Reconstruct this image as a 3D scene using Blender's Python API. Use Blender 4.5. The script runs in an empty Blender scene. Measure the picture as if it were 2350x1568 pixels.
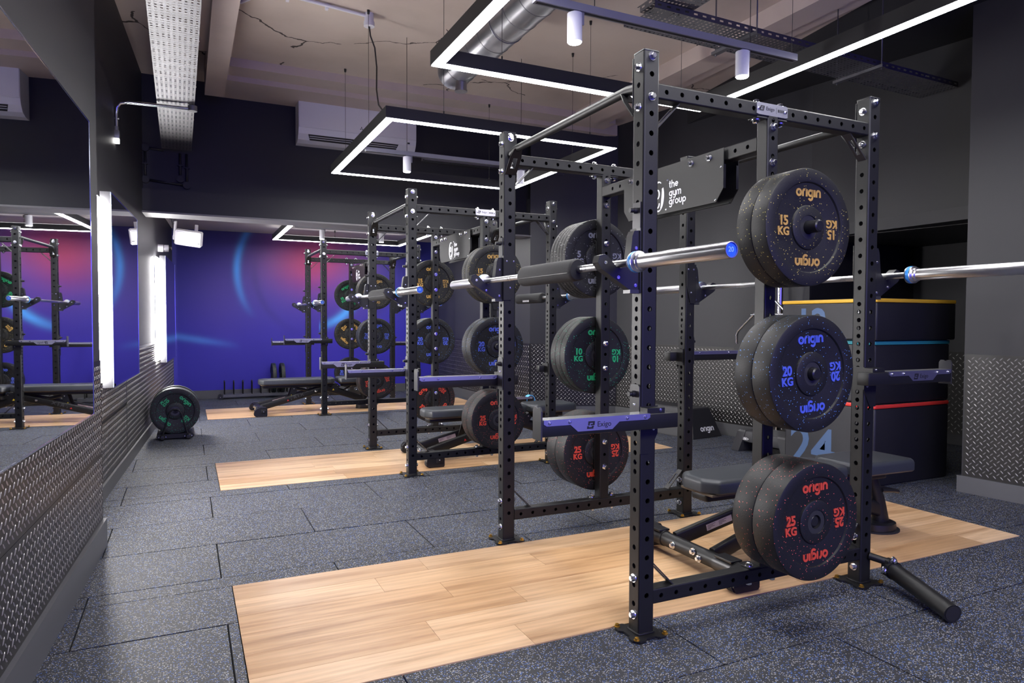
import bpy, bmesh, math, random
from math import pi, sin, cos, radians
from mathutils import Matrix, Vector
random.seed(7)
S = bpy.context.scene
COL = S.collection

# ------------------------------------------------------------ camera, world, exposure
F_PX, YAW, PITCH, ROLL = 1572.76, 0.4438, -0.0335, 0.0038
CAM = Vector((-1.5181, -2.0785, 1.1846)); CYP = 789.57
fw = Vector((sin(YAW)*cos(PITCH), cos(YAW)*cos(PITCH), sin(PITCH)))
r0 = Vector((cos(YAW), -sin(YAW), 0)); u0 = r0.cross(fw)
rr = cos(ROLL)*r0 + sin(ROLL)*u0; uu = -sin(ROLL)*r0 + cos(ROLL)*u0
cam_d = bpy.data.cameras.new('camera'); cam = bpy.data.objects.new('camera', cam_d); COL.objects.link(cam)
cam_d.sensor_width = 36.0; cam_d.lens = F_PX*36.0/2350.0; cam_d.clip_start = 0.05; cam_d.clip_end = 60
cam_d.shift_y = (CYP-784.0)/2350.0
M = Matrix((rr, uu, -fw)).transposed().to_4x4(); M.translation = CAM
cam.matrix_world = M
S.camera = cam
S.view_settings.view_transform = 'Standard'; S.view_settings.look = 'None'
S.view_settings.exposure = 1.85; S.view_settings.gamma = 1.0; S.view_settings.use_curve_mapping = False
w = bpy.data.worlds.new('world'); S.world = w; w.use_nodes = True
w.node_tree.nodes['Background'].inputs[0].default_value = (0.5, 0.5, 0.6, 1)
w.node_tree.nodes['Background'].inputs[1].default_value = 0.02
S.cycles.max_bounces = 8; S.cycles.diffuse_bounces = 4; S.cycles.glossy_bounces = 5
S.cycles.sample_clamp_indirect = 6.0
STRIP_E = 17.0      # ceiling light frames
LED_E = 34.0        # upright lights beside the mirrors
SPOT_W = 11.0
def area(name, loc, rot, sx, sy, watts, col):
    l = bpy.data.lights.new(name, 'AREA'); l.shape = 'RECTANGLE'; l.size = sx; l.size_y = sy
    l.energy = watts; l.color = col
    o = bpy.data.objects.new(name, l); o.location = loc; o.rotation_euler = rot; COL.objects.link(o); return o
# the rest of the gym behind the camera: its blue wall light and a fill lamp added in place of a next light frame
area('blue_wall_light', (0.9, -4.45, 1.5), (radians(90), 0, 0), 5.6, 1.6, 17, (0.11, 0.075, 1.0))
area('blue_sign_light', (-2.0, -4.4, 1.8), (radians(90), 0, radians(-25)), 0.35, 1.6, 9, (0.10, 0.06, 1.0))
area('rear_fill_light', (0.2, -3.2, 3.0), (0, 0, 0), 3.0, 1.6, 55, (1.0, 0.98, 0.97))  # unseen fill lamp, added to brighten the foreground

# ------------------------------------------------------------ materials
def mat(name, col, rough=0.5, metal=0.0, spec=None, emit=None, estr=0.0, coat=0.0):
    m = bpy.data.materials.new(name); m.use_nodes = True
    b = m.node_tree.nodes['Principled BSDF']
    b.inputs['Base Color'].default_value = (*col, 1); b.inputs['Roughness'].default_value = rough
    b.inputs['Metallic'].default_value = metal
    if spec is not None: b.inputs['Specular IOR Level'].default_value = spec
    if emit: b.inputs['Emission Color'].default_value = (*emit, 1); b.inputs['Emission Strength'].default_value = estr
    if coat: b.inputs['Coat Weight'].default_value = coat
    return m
class NT:
    def __init__(s, m): s.t = m.node_tree; s.n = s.t.nodes; s.b = s.n['Principled BSDF']
    def new(s, typ, **kw):
        n = s.n.new(typ)
        for k, v in kw.items(): setattr(n, k, v)
        return n
    def l(s, a, b): s.t.links.new(a, b)
    def val(s, x, inp):
        if hasattr(x, 'is_linked') or isinstance(x, bpy.types.NodeSocket): s.l(x, inp)
        else: inp.default_value = x
    def math(s, op, a, b=0.0, c=None, clamp=False):
        n = s.new('ShaderNodeMath', operation=op, use_clamp=clamp); s.val(a, n.inputs[0]); s.val(b, n.inputs[1])
        if c is not None: s.val(c, n.inputs[2])
        return n.outputs[0]
    def mix(s, f, a, b, blend='MIX'):
        n = s.new('ShaderNodeMix', data_type='RGBA', blend_type=blend); s.val(f, n.inputs[0])
        for x, i in ((a, n.inputs[6]), (b, n.inputs[7])):
            if isinstance(x, bpy.types.NodeSocket): s.l(x, i)
            else: i.default_value = (*x, 1)
        return n.outputs[2]
    def coord(s, which='Object', scale=None):
        tc = s.new('ShaderNodeTexCoord'); o = tc.outputs[which]
        if scale:
            mp = s.new('ShaderNodeMapping'); mp.inputs['Scale'].default_value = scale; s.l(o, mp.inputs[0]); o = mp.outputs[0]
        return o
    def noise(s, vec, scale, detail=4, rough=0.5):
        n = s.new('ShaderNodeTexNoise'); s.l(vec, n.inputs['Vector']); n.inputs['Scale'].default_value = scale
        n.inputs['Detail'].default_value = detail; n.inputs['Roughness'].default_value = rough; return n.outputs[0]
    def ramp(s, f, stops):
        n = s.new('ShaderNodeValToRGB'); s.l(f, n.inputs[0]); cr = n.color_ramp
        while len(cr.elements) > 1: cr.elements.remove(cr.elements[-1])
        cr.elements[0].position = stops[0][0]; cr.elements[0].color = (*stops[0][1], 1)
        for p, c in stops[1:]: e = cr.elements.new(p); e.color = (*c, 1)
        return n.outputs[0]
    def bump(s, h, strength=0.2, dist=0.01):
        n = s.new('ShaderNodeBump'); n.inputs['Strength'].default_value = strength; n.inputs['Distance'].default_value = dist
        s.l(h, n.inputs['Height']); s.l(n.outputs[0], s.b.inputs['Normal'])
def noisy(name, col, rough, amt=0.25, scale=3.0, bump=0.0, bscale=80, metal=0.0, spec=None):
    m = mat(name, col, rough, metal, spec); t = NT(m); v = t.coord('Object')
    f = t.noise(v, scale)
    c = t.mix(f, tuple(x*(1-amt) for x in col), tuple(x*(1+amt) for x in col)); t.l(c, t.b.inputs['Base Color'])
    if bump: t.bump(t.noise(v, bscale, 2), bump, 0.003)
    return m
def flecked(name, base, fl, scale, rough, bump=0.15):
    # fl: list of (threshold, colour) on the cell's random value, cells shown only near their centre
    m = mat(name, base, rough); t = NT(m); v = t.coord('Object')
    vo = t.new('ShaderNodeTexVoronoi'); t.l(v, vo.inputs['Vector']); vo.inputs['Scale'].default_value = scale
    sep = t.new('ShaderNodeSeparateColor'); t.l(vo.outputs['Color'], sep.inputs[0])
    near = t.math('LESS_THAN', vo.outputs['Distance'], 0.42)
    c = None; prev = base
    for th, col in fl:
        f = t.math('LESS_THAN', sep.outputs[0], th); f = t.math('MULTIPLY', f, near)
        c = t.mix(f, prev, col); prev = c
    t.l(c, t.b.inputs['Base Color']); t.bump(t.noise(v, scale*0.8, 2), bump, 0.002)
    return m
BLK = noisy('black_powder_coat', (0.0085, 0.0085, 0.0092), 0.45, 0.12, 6, 0.05, 400, 0.0, 0.42)
BLK2 = mat('black_plastic', (0.012, 0.012, 0.014), 0.35)
DARKIN = mat('dark_metal_edge', (0.05, 0.05, 0.053), 0.35, 0.4)
CHROME = mat('chrome', (0.75, 0.76, 0.78), 0.16, 1.0)
STEEL = mat('satin_steel', (0.55, 0.55, 0.57), 0.30, 1.0)
BRUSH = mat('brushed_plate', (0.50, 0.50, 0.56), 0.38, 1.0)
ZINC = mat('yellow_zinc', (0.75, 0.48, 0.10), 0.3, 1.0)
FOAM = noisy('black_foam', (0.013, 0.013, 0.015), 0.75, 0.2, 40, 0.3, 300)
PADM = noisy('charcoal_vinyl', (0.032, 0.036, 0.043), 0.42, 0.1, 5, 0.06, 500)
WOODSIDE = mat('pad_board', (0.10, 0.075, 0.05), 0.6)
WHITE = mat('white_print', (0.80, 0.80, 0.82), 0.5)
LOGOW = mat('white_cut_lettering', (0.85, 0.86, 0.92), 0.45)
INK = mat('black_print', (0.01, 0.01, 0.012), 0.5)
GHOST = mat('grey_print', (0.06, 0.06, 0.07), 0.5)
REDP = mat('red_print', (0.5, 0.02, 0.02), 0.5)
BLUECAP = mat('blue_cap', (0.02, 0.12, 0.75), 0.4)
BLUEBAND = mat('blue_band', (0.03, 0.28, 0.75), 0.4)
CAPTXT = mat('pale_blue_print', (0.25, 0.5, 0.9), 0.5)
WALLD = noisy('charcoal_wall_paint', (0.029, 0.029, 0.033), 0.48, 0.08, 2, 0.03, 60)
WALLR = noisy('right_wall_shaded_charcoal', (0.0165, 0.0165, 0.022), 0.5, 0.08, 2, 0.03, 60)  # same charcoal paint; the dim blue light on it is put into this colour
WALLB = noisy('dark_bulkhead_paint', (0.0105, 0.0105, 0.0145), 0.55, 0.15, 1.5, 0.04, 50)
SKIRT = mat('grey_skirting', (0.095, 0.095, 0.10), 0.4)
TREADB = mat('tread_sheet_base', (0.024, 0.023, 0.023), 0.4, 0.4)
TREADM = mat('tread_marks', (0.36, 0.345, 0.34), 0.3, 0.55)
GALV = noisy('galvanised_steel', (0.26, 0.26, 0.27), 0.45, 0.3, 9, 0.0, 10, 0.85)
GALVD = noisy('galvanised_steel_dull', (0.15, 0.15, 0.165), 0.45, 0.3, 9, 0.0, 10, 0.7)
DUCT = noisy('spiral_duct_metal', (0.34, 0.34, 0.36), 0.3, 0.2, 7, 0.0, 10, 0.9)
HOUSING = mat('black_light_housing', (0.012, 0.012, 0.013), 0.5)
TRACKM = mat('grey_track', (0.22, 0.22, 0.25), 0.4, 0.3)
SPOTM = mat('light_grey_spot', (0.50, 0.50, 0.55), 0.45)
WPLAST = mat('white_plastic', (0.62, 0.61, 0.66), 0.4)
VENT = mat('dark_vent', (0.01, 0.01, 0.012), 0.6)
WIRE = mat('dark_wire', (0.01, 0.01, 0.01), 0.6)
STRIP = mat('light_strip', (1, 1, 1), 0.5, emit=(1.0, 0.985, 0.99), estr=STRIP_E)
LED = mat('led_and_wall_glow', (1, 1, 1), 0.5, emit=(1.0, 0.97, 0.965), estr=LED_E)
UPL = mat('added_uplight_glow', (1, 1, 1), 0.5, emit=(1.0, 0.97, 0.95), estr=1.1)  # weak upward glow added on the light frames to brighten the ceiling
LENS = mat('spot_lens', (1, 1, 1), 0.5, emit=(1, 0.99, 1), estr=14.0)
MIRROR = mat('mirror_glass', (0.86, 0.88, 0.90), 0.012, 1.0)
BLUEDGE = mat('mirror_edge', (0.55, 0.6, 0.75), 0.1, 0.9)
STICK = mat('pinkish_sticker', (0.42, 0.34, 0.38), 0.5)
YSTICK = mat('yellow_sticker', (0.75, 0.6, 0.03), 0.5)
SUBF = mat('dark_subfloor', (0.008, 0.008, 0.009), 0.8)
VINYL = noisy('black_vinyl_box', (0.013, 0.013, 0.017), 0.5, 0.15, 8, 0.05, 60)
VINYLG = noisy('grey_vinyl_box', (0.032, 0.032, 0.036), 0.55, 0.15, 8, 0.05, 60)
YBAND = mat('yellow_edge_band', (0.72, 0.42, 0.03), 0.5)
TBAND = mat('teal_edge_band', (0.03, 0.28, 0.33), 0.5)
RBAND = mat('red_edge_band', (0.68, 0.04, 0.03), 0.5)
BNUM = mat('blue_grey_number', (0.075, 0.135, 0.26), 0.55)
SGREY = mat('grey_step_plastic', (0.05, 0.05, 0.055), 0.5)
TILEM = flecked('flecked_rubber_tile', (0.020, 0.021, 0.024), [(0.46, (0.40, 0.40, 0.385)), (0.20, (0.07, 0.16, 0.46))], 200, 0.62, 0.3)
PL = {}
for k, c, e in (('5', (0.20, 0.21, 0.26), (0.5, 0.5, 0.5)), ('10', (0.02, 0.36, 0.14), (0.03, 0.5, 0.28)), ('15', (0.52, 0.31, 0.075), (0.55, 0.45, 0.1)),
                ('20', (0.075, 0.12, 0.60), (0.12, 0.30, 0.7)), ('25', (0.62, 0.065, 0.035), (0.7, 0.12, 0.10))):
    PL[k] = (flecked('rubber_%skg' % k, (0.0055, 0.0055, 0.0062), [(0.042, e)], 235, 0.55, 0.25), mat('lettering_%skg' % k, c, 0.45))
# plaster ceiling, cracked and stained
CEIL = mat('beige_plaster', (0.5, 0.42, 0.37), 0.8); t = NT(CEIL); v = t.coord('Object')
c = t.ramp(t.noise(v, 0.9, 6), [(0.3, (0.40, 0.33, 0.285)), (0.55, (0.50, 0.42, 0.37)), (0.8, (0.56, 0.475, 0.42))])
vd = t.new('ShaderNodeTexVoronoi', feature='DISTANCE_TO_EDGE'); vd.inputs['Scale'].default_value = 0.55
nz = t.new('ShaderNodeTexNoise'); nz.inputs['Scale'].default_value = 3.0; nz.inputs['Detail'].default_value = 8; t.l(v, nz.inputs['Vector'])
va = t.new('ShaderNodeVectorMath', operation='MULTIPLY_ADD'); t.l(nz.outputs['Color'], va.inputs[0]); va.inputs[1].default_value = (0.35, 0.35, 0.1); t.l(v, va.inputs[2])
t.l(va.outputs[0], vd.inputs['Vector'])
cr = t.math('LESS_THAN', vd.outputs['Distance'], 0.0035); brk = t.math('GREATER_THAN', t.noise(v, 1.3, 2), 0.53); cr = t.math('MULTIPLY', cr, brk)
c = t.mix(cr, c, (0.05, 0.04, 0.035)); t.l(c, t.b.inputs['Base Color']); t.bump(t.noise(v, 18, 5), 0.15, 0.01)
BEAMP = noisy('pinkish_plaster', (0.47, 0.39, 0.36), 0.8, 0.15, 3, 0.1, 30)
FCEIL = noisy('pale_far_ceiling', (0.45, 0.42, 0.42), 0.8, 0.1, 2, 0.05, 30)
# oak planks: object coords along x, colour varies per object
def oak(i, base):
    m = mat('oak_%s' % 'abcdefgh'[i], base, 0.33); t = NT(m); oi = t.new('ShaderNodeObjectInfo')
    tc = t.coord('Object'); mp = t.new('ShaderNodeMapping'); mp.inputs['Scale'].default_value = (0.55, 7.0, 1.0); t.l(tc, mp.inputs[0])
    cb = t.new('ShaderNodeCombineXYZ'); t.l(t.math('MULTIPLY', oi.outputs['Random'], 37.0), cb.inputs[0]); t.l(t.math('MULTIPLY', oi.outputs['Random'], 91.0), cb.inputs[1]); t.l(cb.outputs[0], mp.inputs['Location'])
    n1 = t.noise(mp.outputs[0], 2.2, 7, 0.62)
    wv = t.new('ShaderNodeTexWave', wave_type='BANDS', bands_direction='Y'); t.l(mp.outputs[0], wv.inputs[0]); wv.inputs['Scale'].default_value = 1.3; wv.inputs['Distortion'].default_value = 9; wv.inputs['Detail'].default_value = 3
    c1 = t.ramp(n1, [(0.28, tuple(x*y for x, y in zip(base, (0.52, 0.42, 0.33)))), (0.5, base), (0.72, tuple(min(1, x*y) for x, y in zip(base, (1.22, 1.3, 1.42))))])
    c2 = t.mix(t.math('MULTIPLY', wv.outputs[1], 0.22), c1, tuple(x*0.55 for x in base))
    kn = t.new('ShaderNodeTexVoronoi'); mp2 = t.new('ShaderNodeMapping'); mp2.inputs['Scale'].default_value = (1.4, 4.2, 1); t.l(tc, mp2.inputs[0]); t.l(cb.outputs[0], mp2.inputs['Location']); t.l(mp2.outputs[0], kn.inputs['Vector']); kn.inputs['Scale'].default_value = 1.0
    k = t.math('LESS_THAN', kn.outputs['Distance'], 0.06); c3 = t.mix(t.math('MULTIPLY', k, 0.7), c2, (0.09, 0.045, 0.02))
    c4 = t.mix(t.math('MULTIPLY', t.math('GREATER_THAN', oi.outputs['Random'], 0.82), 0.35), c3, (0.30, 0.15, 0.06)); t.l(c4, t.b.inputs['Base Color'])
    return m
OAK = [oak(0, (0.66, 0.43, 0.24)), oak(1, (0.61, 0.385, 0.205)), oak(2, (0.71, 0.48, 0.28)), oak(3, (0.55, 0.33, 0.165))]
# printed mural of the far wall, drawn in the wall's own metres (x across, z up)
MURAL = mat('blue_mural', (0.03, 0.03, 0.4), 0.55); t = NT(MURAL)
sx = t.new('ShaderNodeSeparateXYZ'); t.l(t.coord('Object'), sx.inputs[0]); X_, Z_ = sx.outputs[0], sx.outputs[2]
def dist(cx, cz, ax=1.0, az=1.0):
    dx = t.math('MULTIPLY', t.math('SUBTRACT', X_, cx), ax); dz = t.math('MULTIPLY', t.math('SUBTRACT', Z_, cz), az)
    return t.math('SQRT', t.math('ADD', t.math('MULTIPLY', dx, dx), t.math('MULTIPLY', dz, dz)))
def gauss(d, s_, off=0.0):
    q = t.math('DIVIDE', t.math('SUBTRACT', d, off), s_); return t.math('POWER', 2.71828, t.math('MULTIPLY', t.math('MULTIPLY', q, q), -1.0))
def band(x, lo, hi, soft):
    a = t.math('DIVIDE', t.math('SUBTRACT', x, lo), soft, clamp=True); b = t.math('DIVIDE', t.math('SUBTRACT', hi, x), soft, clamp=True); return t.math('MULTIPLY', a, b)
base = t.ramp(t.math('DIVIDE', Z_, 2.6), [(0.0, (0.030, 0.022, 0.40)), (0.35, (0.030, 0.026, 0.46)), (0.62, (0.034, 0.034, 0.36)), (1.0, (0.012, 0.018, 0.17))])
c = t.mix(t.math('MULTIPLY', gauss(dist(-1.05, 1.6, 1, 0.7), 0.5), 0.35), base, (0.13, 0.07, 0.38))
c = t.mix(t.math('MULTIPLY', gauss(dist(0.35, 1.75), 1.15), 0.62), c, (0.055, 0.022, 0.20))
c = t.mix(t.math('MULTIPLY', gauss(dist(0.35, 2.12, 0.75, 1.15), 0.50), 0.95), c, (0.34, 0.018, 0.09))
c = t.mix(t.math('MULTIPLY', gauss(dist(0.9, 1.6), 0.45), 0.5), c, (0.09, 0.045, 0.33))
ring = gauss(dist(0.50, 1.95), 0.06, 1.06)
c = t.mix(t.math('MULTIPLY', t.math('MULTIPLY', ring, band(Z_, 0.9, 2.2, 0.4)), 0.3), c, (0.02, 0.012, 0.12))
ring2 = gauss(dist(0.42, 1.93), 0.055, 1.235)
c = t.mix(t.math('MULTIPLY', t.math('MULTIPLY', ring2, band(Z_, 1.2, 3.0, 0.75)), t.math('LESS_THAN', X_, 0.2)), c, (0.06, 0.30, 0.85))
ring3 = gauss(dist(0.10, 2.05), 0.07, 1.04)
c = t.mix(t.math('MULTIPLY', t.math('MULTIPLY', ring3, band(Z_, 0.95, 1.7, 0.25)), t.math('GREATER_THAN', X_, 0.4)), c, (0.08, 0.34, 0.85))
st = t.math('SUBTRACT', Z_, t.math('MULTIPLY_ADD', X_, -0.17, 0.655)); stg = gauss(st, 0.055)
c = t.mix(t.math('MULTIPLY', stg, band(X_, -2.6, -0.75, 0.6)), c, (0.07, 0.20, 0.75))
t.l(c, t.b.inputs['Base Color'])

# ------------------------------------------------------------ mesh helpers
class MB:
    def __init__(s): s.v = []; s.f = []; s.sm = []
    def add(s, vs, fs, smooth=False, m=None):
        n = len(s.v); s.v += [tuple(m @ Vector(p)) if m is not None else tuple(p) for p in vs]
        for f in fs: s.f.append(tuple(i+n for i in f)); s.sm.append(smooth)
    def box(s, x0, x1, y0, y1, z0, z1, m=None):
        s.add([(x0,y0,z0),(x1,y0,z0),(x1,y1,z0),(x0,y1,z0),(x0,y0,z1),(x1,y0,z1),(x1,y1,z1),(x0,y1,z1)],
              [(0,3,2,1),(4,5,6,7),(0,1,5,4),(1,2,6,5),(2,3,7,6),(3,0,4,7)], False, m)
    def rbox(s, x0, x1, y0, y1, z0, z1, r=0.01, seg=3, m=None, vr=None):
        # box with rounded vertical edges and softened top and bottom edges
        R = vr or r
        def loop(ins, z):
            out = []
            for cx, cy, a0 in ((x1-R, y1-R, 0), (x0+R, y1-R, pi/2), (x0+R, y0+R, pi), (x1-R, y0+R, 1.5*pi)):
                for k in range(seg+1):
                    a = a0+pi/2*k/seg; rad = max(R-ins, 0.0005); out.append((cx+rad*cos(a), cy+rad*sin(a), z))
            return out
        rings = []
        for k in range(3): a = pi/2*k/2; rings.append(loop(r*(1-sin(a)), z0+r*(1-cos(a))))
        for k in range(3): a = pi/2*k/2; rings.append(loop(r*(1-cos(a)), z1-r*(1-sin(a))))
        s.loft(rings, m=m)
    def loft(s, rings, cap=True, m=None, smooth=True, closed=True):
        n = len(rings[0]); vs = [p for r_ in rings for p in r_]; fs = []
        for i in range(len(rings)-1):
            for j in range(n if closed else n-1):
                k = (j+1) % n; fs.append((i*n+j, i*n+k, (i+1)*n+k, (i+1)*n+j))
        s.add(vs, fs, smooth, m)
        if cap:
            s.add(rings[0], [tuple(range(n))[::-1]], False, m); s.add(rings[-1], [tuple(range(n))], False, m)
    def cyl(s, p0, p1, r, n=16, r1=None, cap=True, m=None):
        p0, p1 = Vector(p0), Vector(p1); d = (p1-p0).normalized(); a = d.orthogonal().normalized(); b = d.cross(a)
        r1 = r if r1 is None else r1
        s.loft([[p0+r*(cos(2*pi*k/n)*a+sin(2*pi*k/n)*b) for k in range(n)], [p1+r1*(cos(2*pi*k/n)*a+sin(2*pi*k/n)*b) for k in range(n)]], cap, m)
    def tube(s, pts, r, n=10, cap=True, m=None, rs=None):
        pts = [Vector(p) for p in pts]; rings = []; a = None
        for i, p in enumerate(pts):
            d = (pts[min(i+1, len(pts)-1)]-pts[max(i-1, 0)]).normalized()
            if a is None: a = d.orthogonal().normalized()
            a = (a-d*a.dot(d)).normalized(); b = d.cross(a); R = rs[i] if rs else r
            rings.append([p+R*(cos(2*pi*k/n)*a+sin(2*pi*k/n)*b) for k in range(n)])
        s.loft(rings, cap, m)
    def lathe(s, prof, n=40, m=None, smooth=True):
        # prof (r, y): revolve round the y axis
        rings = [[(r_*cos(2*pi*k/n), y_, r_*sin(2*pi*k/n)) for k in range(n)] for r_, y_ in prof]
        s.loft(rings, False, m, smooth)
    def prism(s, poly, d0, d1, axes='xz', m=None):
        # poly in the plane of axes, thickness along the third axis from d0 to d1
        def P(p, d): return {'xz': (p[0], d, p[1]), 'xy': (p[0], p[1], d), 'yz': (d, p[0], p[1])}[axes]
        n = len(poly); vs = [P(p, d0) for p in poly]+[P(p, d1) for p in poly]
        fs = [tuple(range(n)), tuple(range(n, 2*n))[::-1]]+[(i, n+i, n+(i+1) % n, (i+1) % n) for i in range(n)]
        s.add(vs, fs, False, m)
    def mesh(s, name, mats):
        me = bpy.data.meshes.new(name); me.from_pydata(s.v, [], s.f)
        for i, p in enumerate(me.polygons): p.use_smooth = s.sm[i]
        bm = bmesh.new(); bm.from_mesh(me); bmesh.ops.remove_doubles(bm, verts=bm.verts, dist=1e-5); bmesh.ops.recalc_face_normals(bm, faces=bm.faces)
        for e in bm.edges:
            if len(e.link_faces) == 2 and e.calc_face_angle(0) > 0.6: e.smooth = False
        bm.to_mesh(me); bm.free()
        for m_ in (mats if isinstance(mats, (list, tuple)) else [mats]): me.materials.append(m_)
        return me
def obj(name, data, material=None, parent=None, loc=None, rot=None, mw=None):
    if isinstance(data, MB): data = data.mesh(name, material)
    o = bpy.data.objects.new(name, data); COL.objects.link(o)
    if parent is not None: o.parent = parent
    if mw is not None: o.matrix_local = mw
    else:
        if loc is not None: o.location = loc
        if rot is not None: o.rotation_euler = rot
    return o
def tag(o, label=None, cat=None, group=None, kind=None):
    if label: o['label'] = label
    if cat: o['category'] = cat
    if group: o['group'] = group
    if kind: o['kind'] = kind
    return o
def thing(name, label, cat, loc=(0, 0, 0), rotz=0.0, group=None):
    o = bpy.data.objects.new(name, None); COL.objects.link(o); o.location = loc; o.rotation_euler = (0, 0, rotz); o.empty_display_size = 0.1
    return tag(o, label, cat, group)
def struct(name, data, material=None, parent=None, **k):
    o = obj(name, data, material, parent, **k)
    if parent is None: o['kind'] = 'structure'
    return o
def children(o, _c={}):
    return [c for c in o.children]
def dup(root, loc=None, rot=None, label=None, group=None):
    kids = {}
    def cp(o, par):
        c = o.copy(); COL.objects.link(c)
        if par is not None: c.parent = par
        for ch in o.children: cp(ch, c)
        return c
    r = cp(root, None)
    if loc is not None: r.location = loc
    if rot is not None: r.rotation_euler = rot
    if label: r['label'] = label
    if group: r['group'] = group
    return r
# facing matrices for flat work drawn in XY with +Z out
def face_ny(p): return Matrix(((1,0,0,p[0]),(0,0,-1,p[1]),(0,1,0,p[2]),(0,0,0,1)))       # faces -y
def face_nx(p): return Matrix(((0,0,-1,p[0]),(-1,0,0,p[1]),(0,1,0,p[2]),(0,0,0,1)))      # faces -x
TXT = {}
def text_mesh(body, size, ext, off=0.0, xs=1.0, spacing=1.0, line=0.85):
    key = (body, size, ext, off, xs, spacing)
    if key in TXT: return TXT[key]
    cu = bpy.data.curves.new('lettering', 'FONT'); cu.body = body; cu.size = size; cu.extrude = ext; cu.offset = off; cu.align_x = 'CENTER'; cu.align_y = 'CENTER'
    cu.space_character = spacing; cu.space_line = line; cu.resolution_u = 3
    o = bpy.data.objects.new('t', cu); COL.objects.link(o)
    bpy.context.view_layer.update()
    me = bpy.data.meshes.new_from_object(o.evaluated_get(bpy.context.evaluated_depsgraph_get()))
    bpy.data.objects.remove(o); bpy.data.curves.remove(cu)
    if xs != 1.0:
        for vv in me.vertices: vv.co.x *= xs
    TXT[key] = me; return me
def text(name, body, size, ext, m, parent, mw, off=0.0, xs=1.0, spacing=1.0, line=0.85):
    me = text_mesh(body, size, ext, off, xs, spacing, line)
    k = (id(me), m.name)
    if k not in TXT:
        mm = me.copy() if me.materials else me
        mm.materials.clear(); mm.materials.append(m); TXT[k] = mm
    return obj(name, TXT[k], parent=parent, mw=mw)
def perf(mb, L, W_, rad, faces, hole_r=0.0105, wall=0.005, m=None):
    """square tube along local z from 0 to L, side W_, rounded corners; faces = 4 lists of hole heights (-y,+x,+y,-x)"""
    h = W_/2; f = h-rad; seg = 3
    for q in range(4):
        R = Matrix.Rotation(q*pi/2, 4, 'Z'); MM = R if m is None else m @ R
        holes = sorted(faces[q]); zs = 0.0; c = hole_r+0.006
        for z in holes+[None]:
            z1 = (z-c) if z is not None else L
            if z1 > zs+1e-5: mb.add([(-f,-h,zs),(f,-h,zs),(f,-h,z1),(-f,-h,z1)], [(0,1,2,3)], False, MM)
            if z is None: break
            o8 = [(hole_r*cos(pi/8*2*k), hole_r*sin(pi/8*2*k)) for k in range(8)]
            r8 = [(f,0),(f,c),(0,c),(-f,c),(-f,0),(-f,-c),(0,-c),(f,-c)]
            vs = [(x,-h,z+y) for x, y in r8]+[(x,-h,z+y) for x, y in o8]+[(x,-h+wall,z+y) for x, y in o8]
            mb.add(vs, [(k,(k+1)%8,8+(k+1)%8,8+k) for k in range(8)]+[(8+k,8+(k+1)%8,16+(k+1)%8,16+k) for k in range(8)], False, MM)
            zs = z+c
        rings = []
        for k in range(seg+1):
            a = -pi/2+pi/2*k/seg; rings.append([(f+rad*cos(a), -f+rad*sin(a), 0), (f+rad*cos(a), -f+rad*sin(a), L)])
        mb.loft(rings, False, MM, True, False)
    for z in (0.0, L): mb.add([(-h,-h,z),(h,-h,z),(h,h,z),(-h,h,z)], [(0,1,2,3)], False, m)
# hex bolt (head along -y, base at y=0)
b_ = MB(); b_.lathe([(0.0, -0.0035), (0.0165, -0.0035), (0.0175, 0.0)], 20)
b_.loft([[(0.0125*cos(pi/3*k), -0.0035, 0.0125*sin(pi/3*k)) for k in range(6)], [(0.0125*cos(pi/3*k), -0.013, 0.0125*sin(pi/3*k)) for k in range(6)], [(0.0095*cos(pi/3*k), -0.0155, 0.0095*sin(pi/3*k)) for k in range(6)]], smooth=False)
b_.cyl((0, -0.0155, 0), (0, -0.0165, 0), 0.0062, 12)
BOLT = b_.mesh('bolt', CHROME)
b_ = MB(); b_.lathe([(0.0, -0.002), (0.006, -0.002), (0.0065, 0)], 12); b_.lathe([(0.0, -0.005), (0.0035, -0.0045), (0.0045, -0.002)], 10)
SCREW = b_.mesh('screw', CHROME)
b_ = MB(); b_.cyl((0, 0, 0), (0, 0, 0.003), 0.0115, 16); b_.loft([[(0.0085*cos(pi/3*k), 0.0085*sin(pi/3*k), z) for k in range(6)] for z in (0.003, 0.011)], smooth=False); b_.cyl((0,0,0.011), (0,0,0.0125), 0.0045, 10)
FBOLT = b_.mesh('floor_bolt', ZINC)
def bolt(parent, p, face='-y', me=None, name='bolt'):
    ang = {'-y': 0, '+x': pi/2, '+y': pi, '-x': -pi/2}.get(face)
    if ang is not None: return obj(name, me or BOLT, parent=parent, loc=p, rot=(0, 0, ang))
    return obj(name, me or BOLT, parent=parent, loc=p, rot=((-pi/2 if face == '+z' else pi/2), 0, 0))

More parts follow.
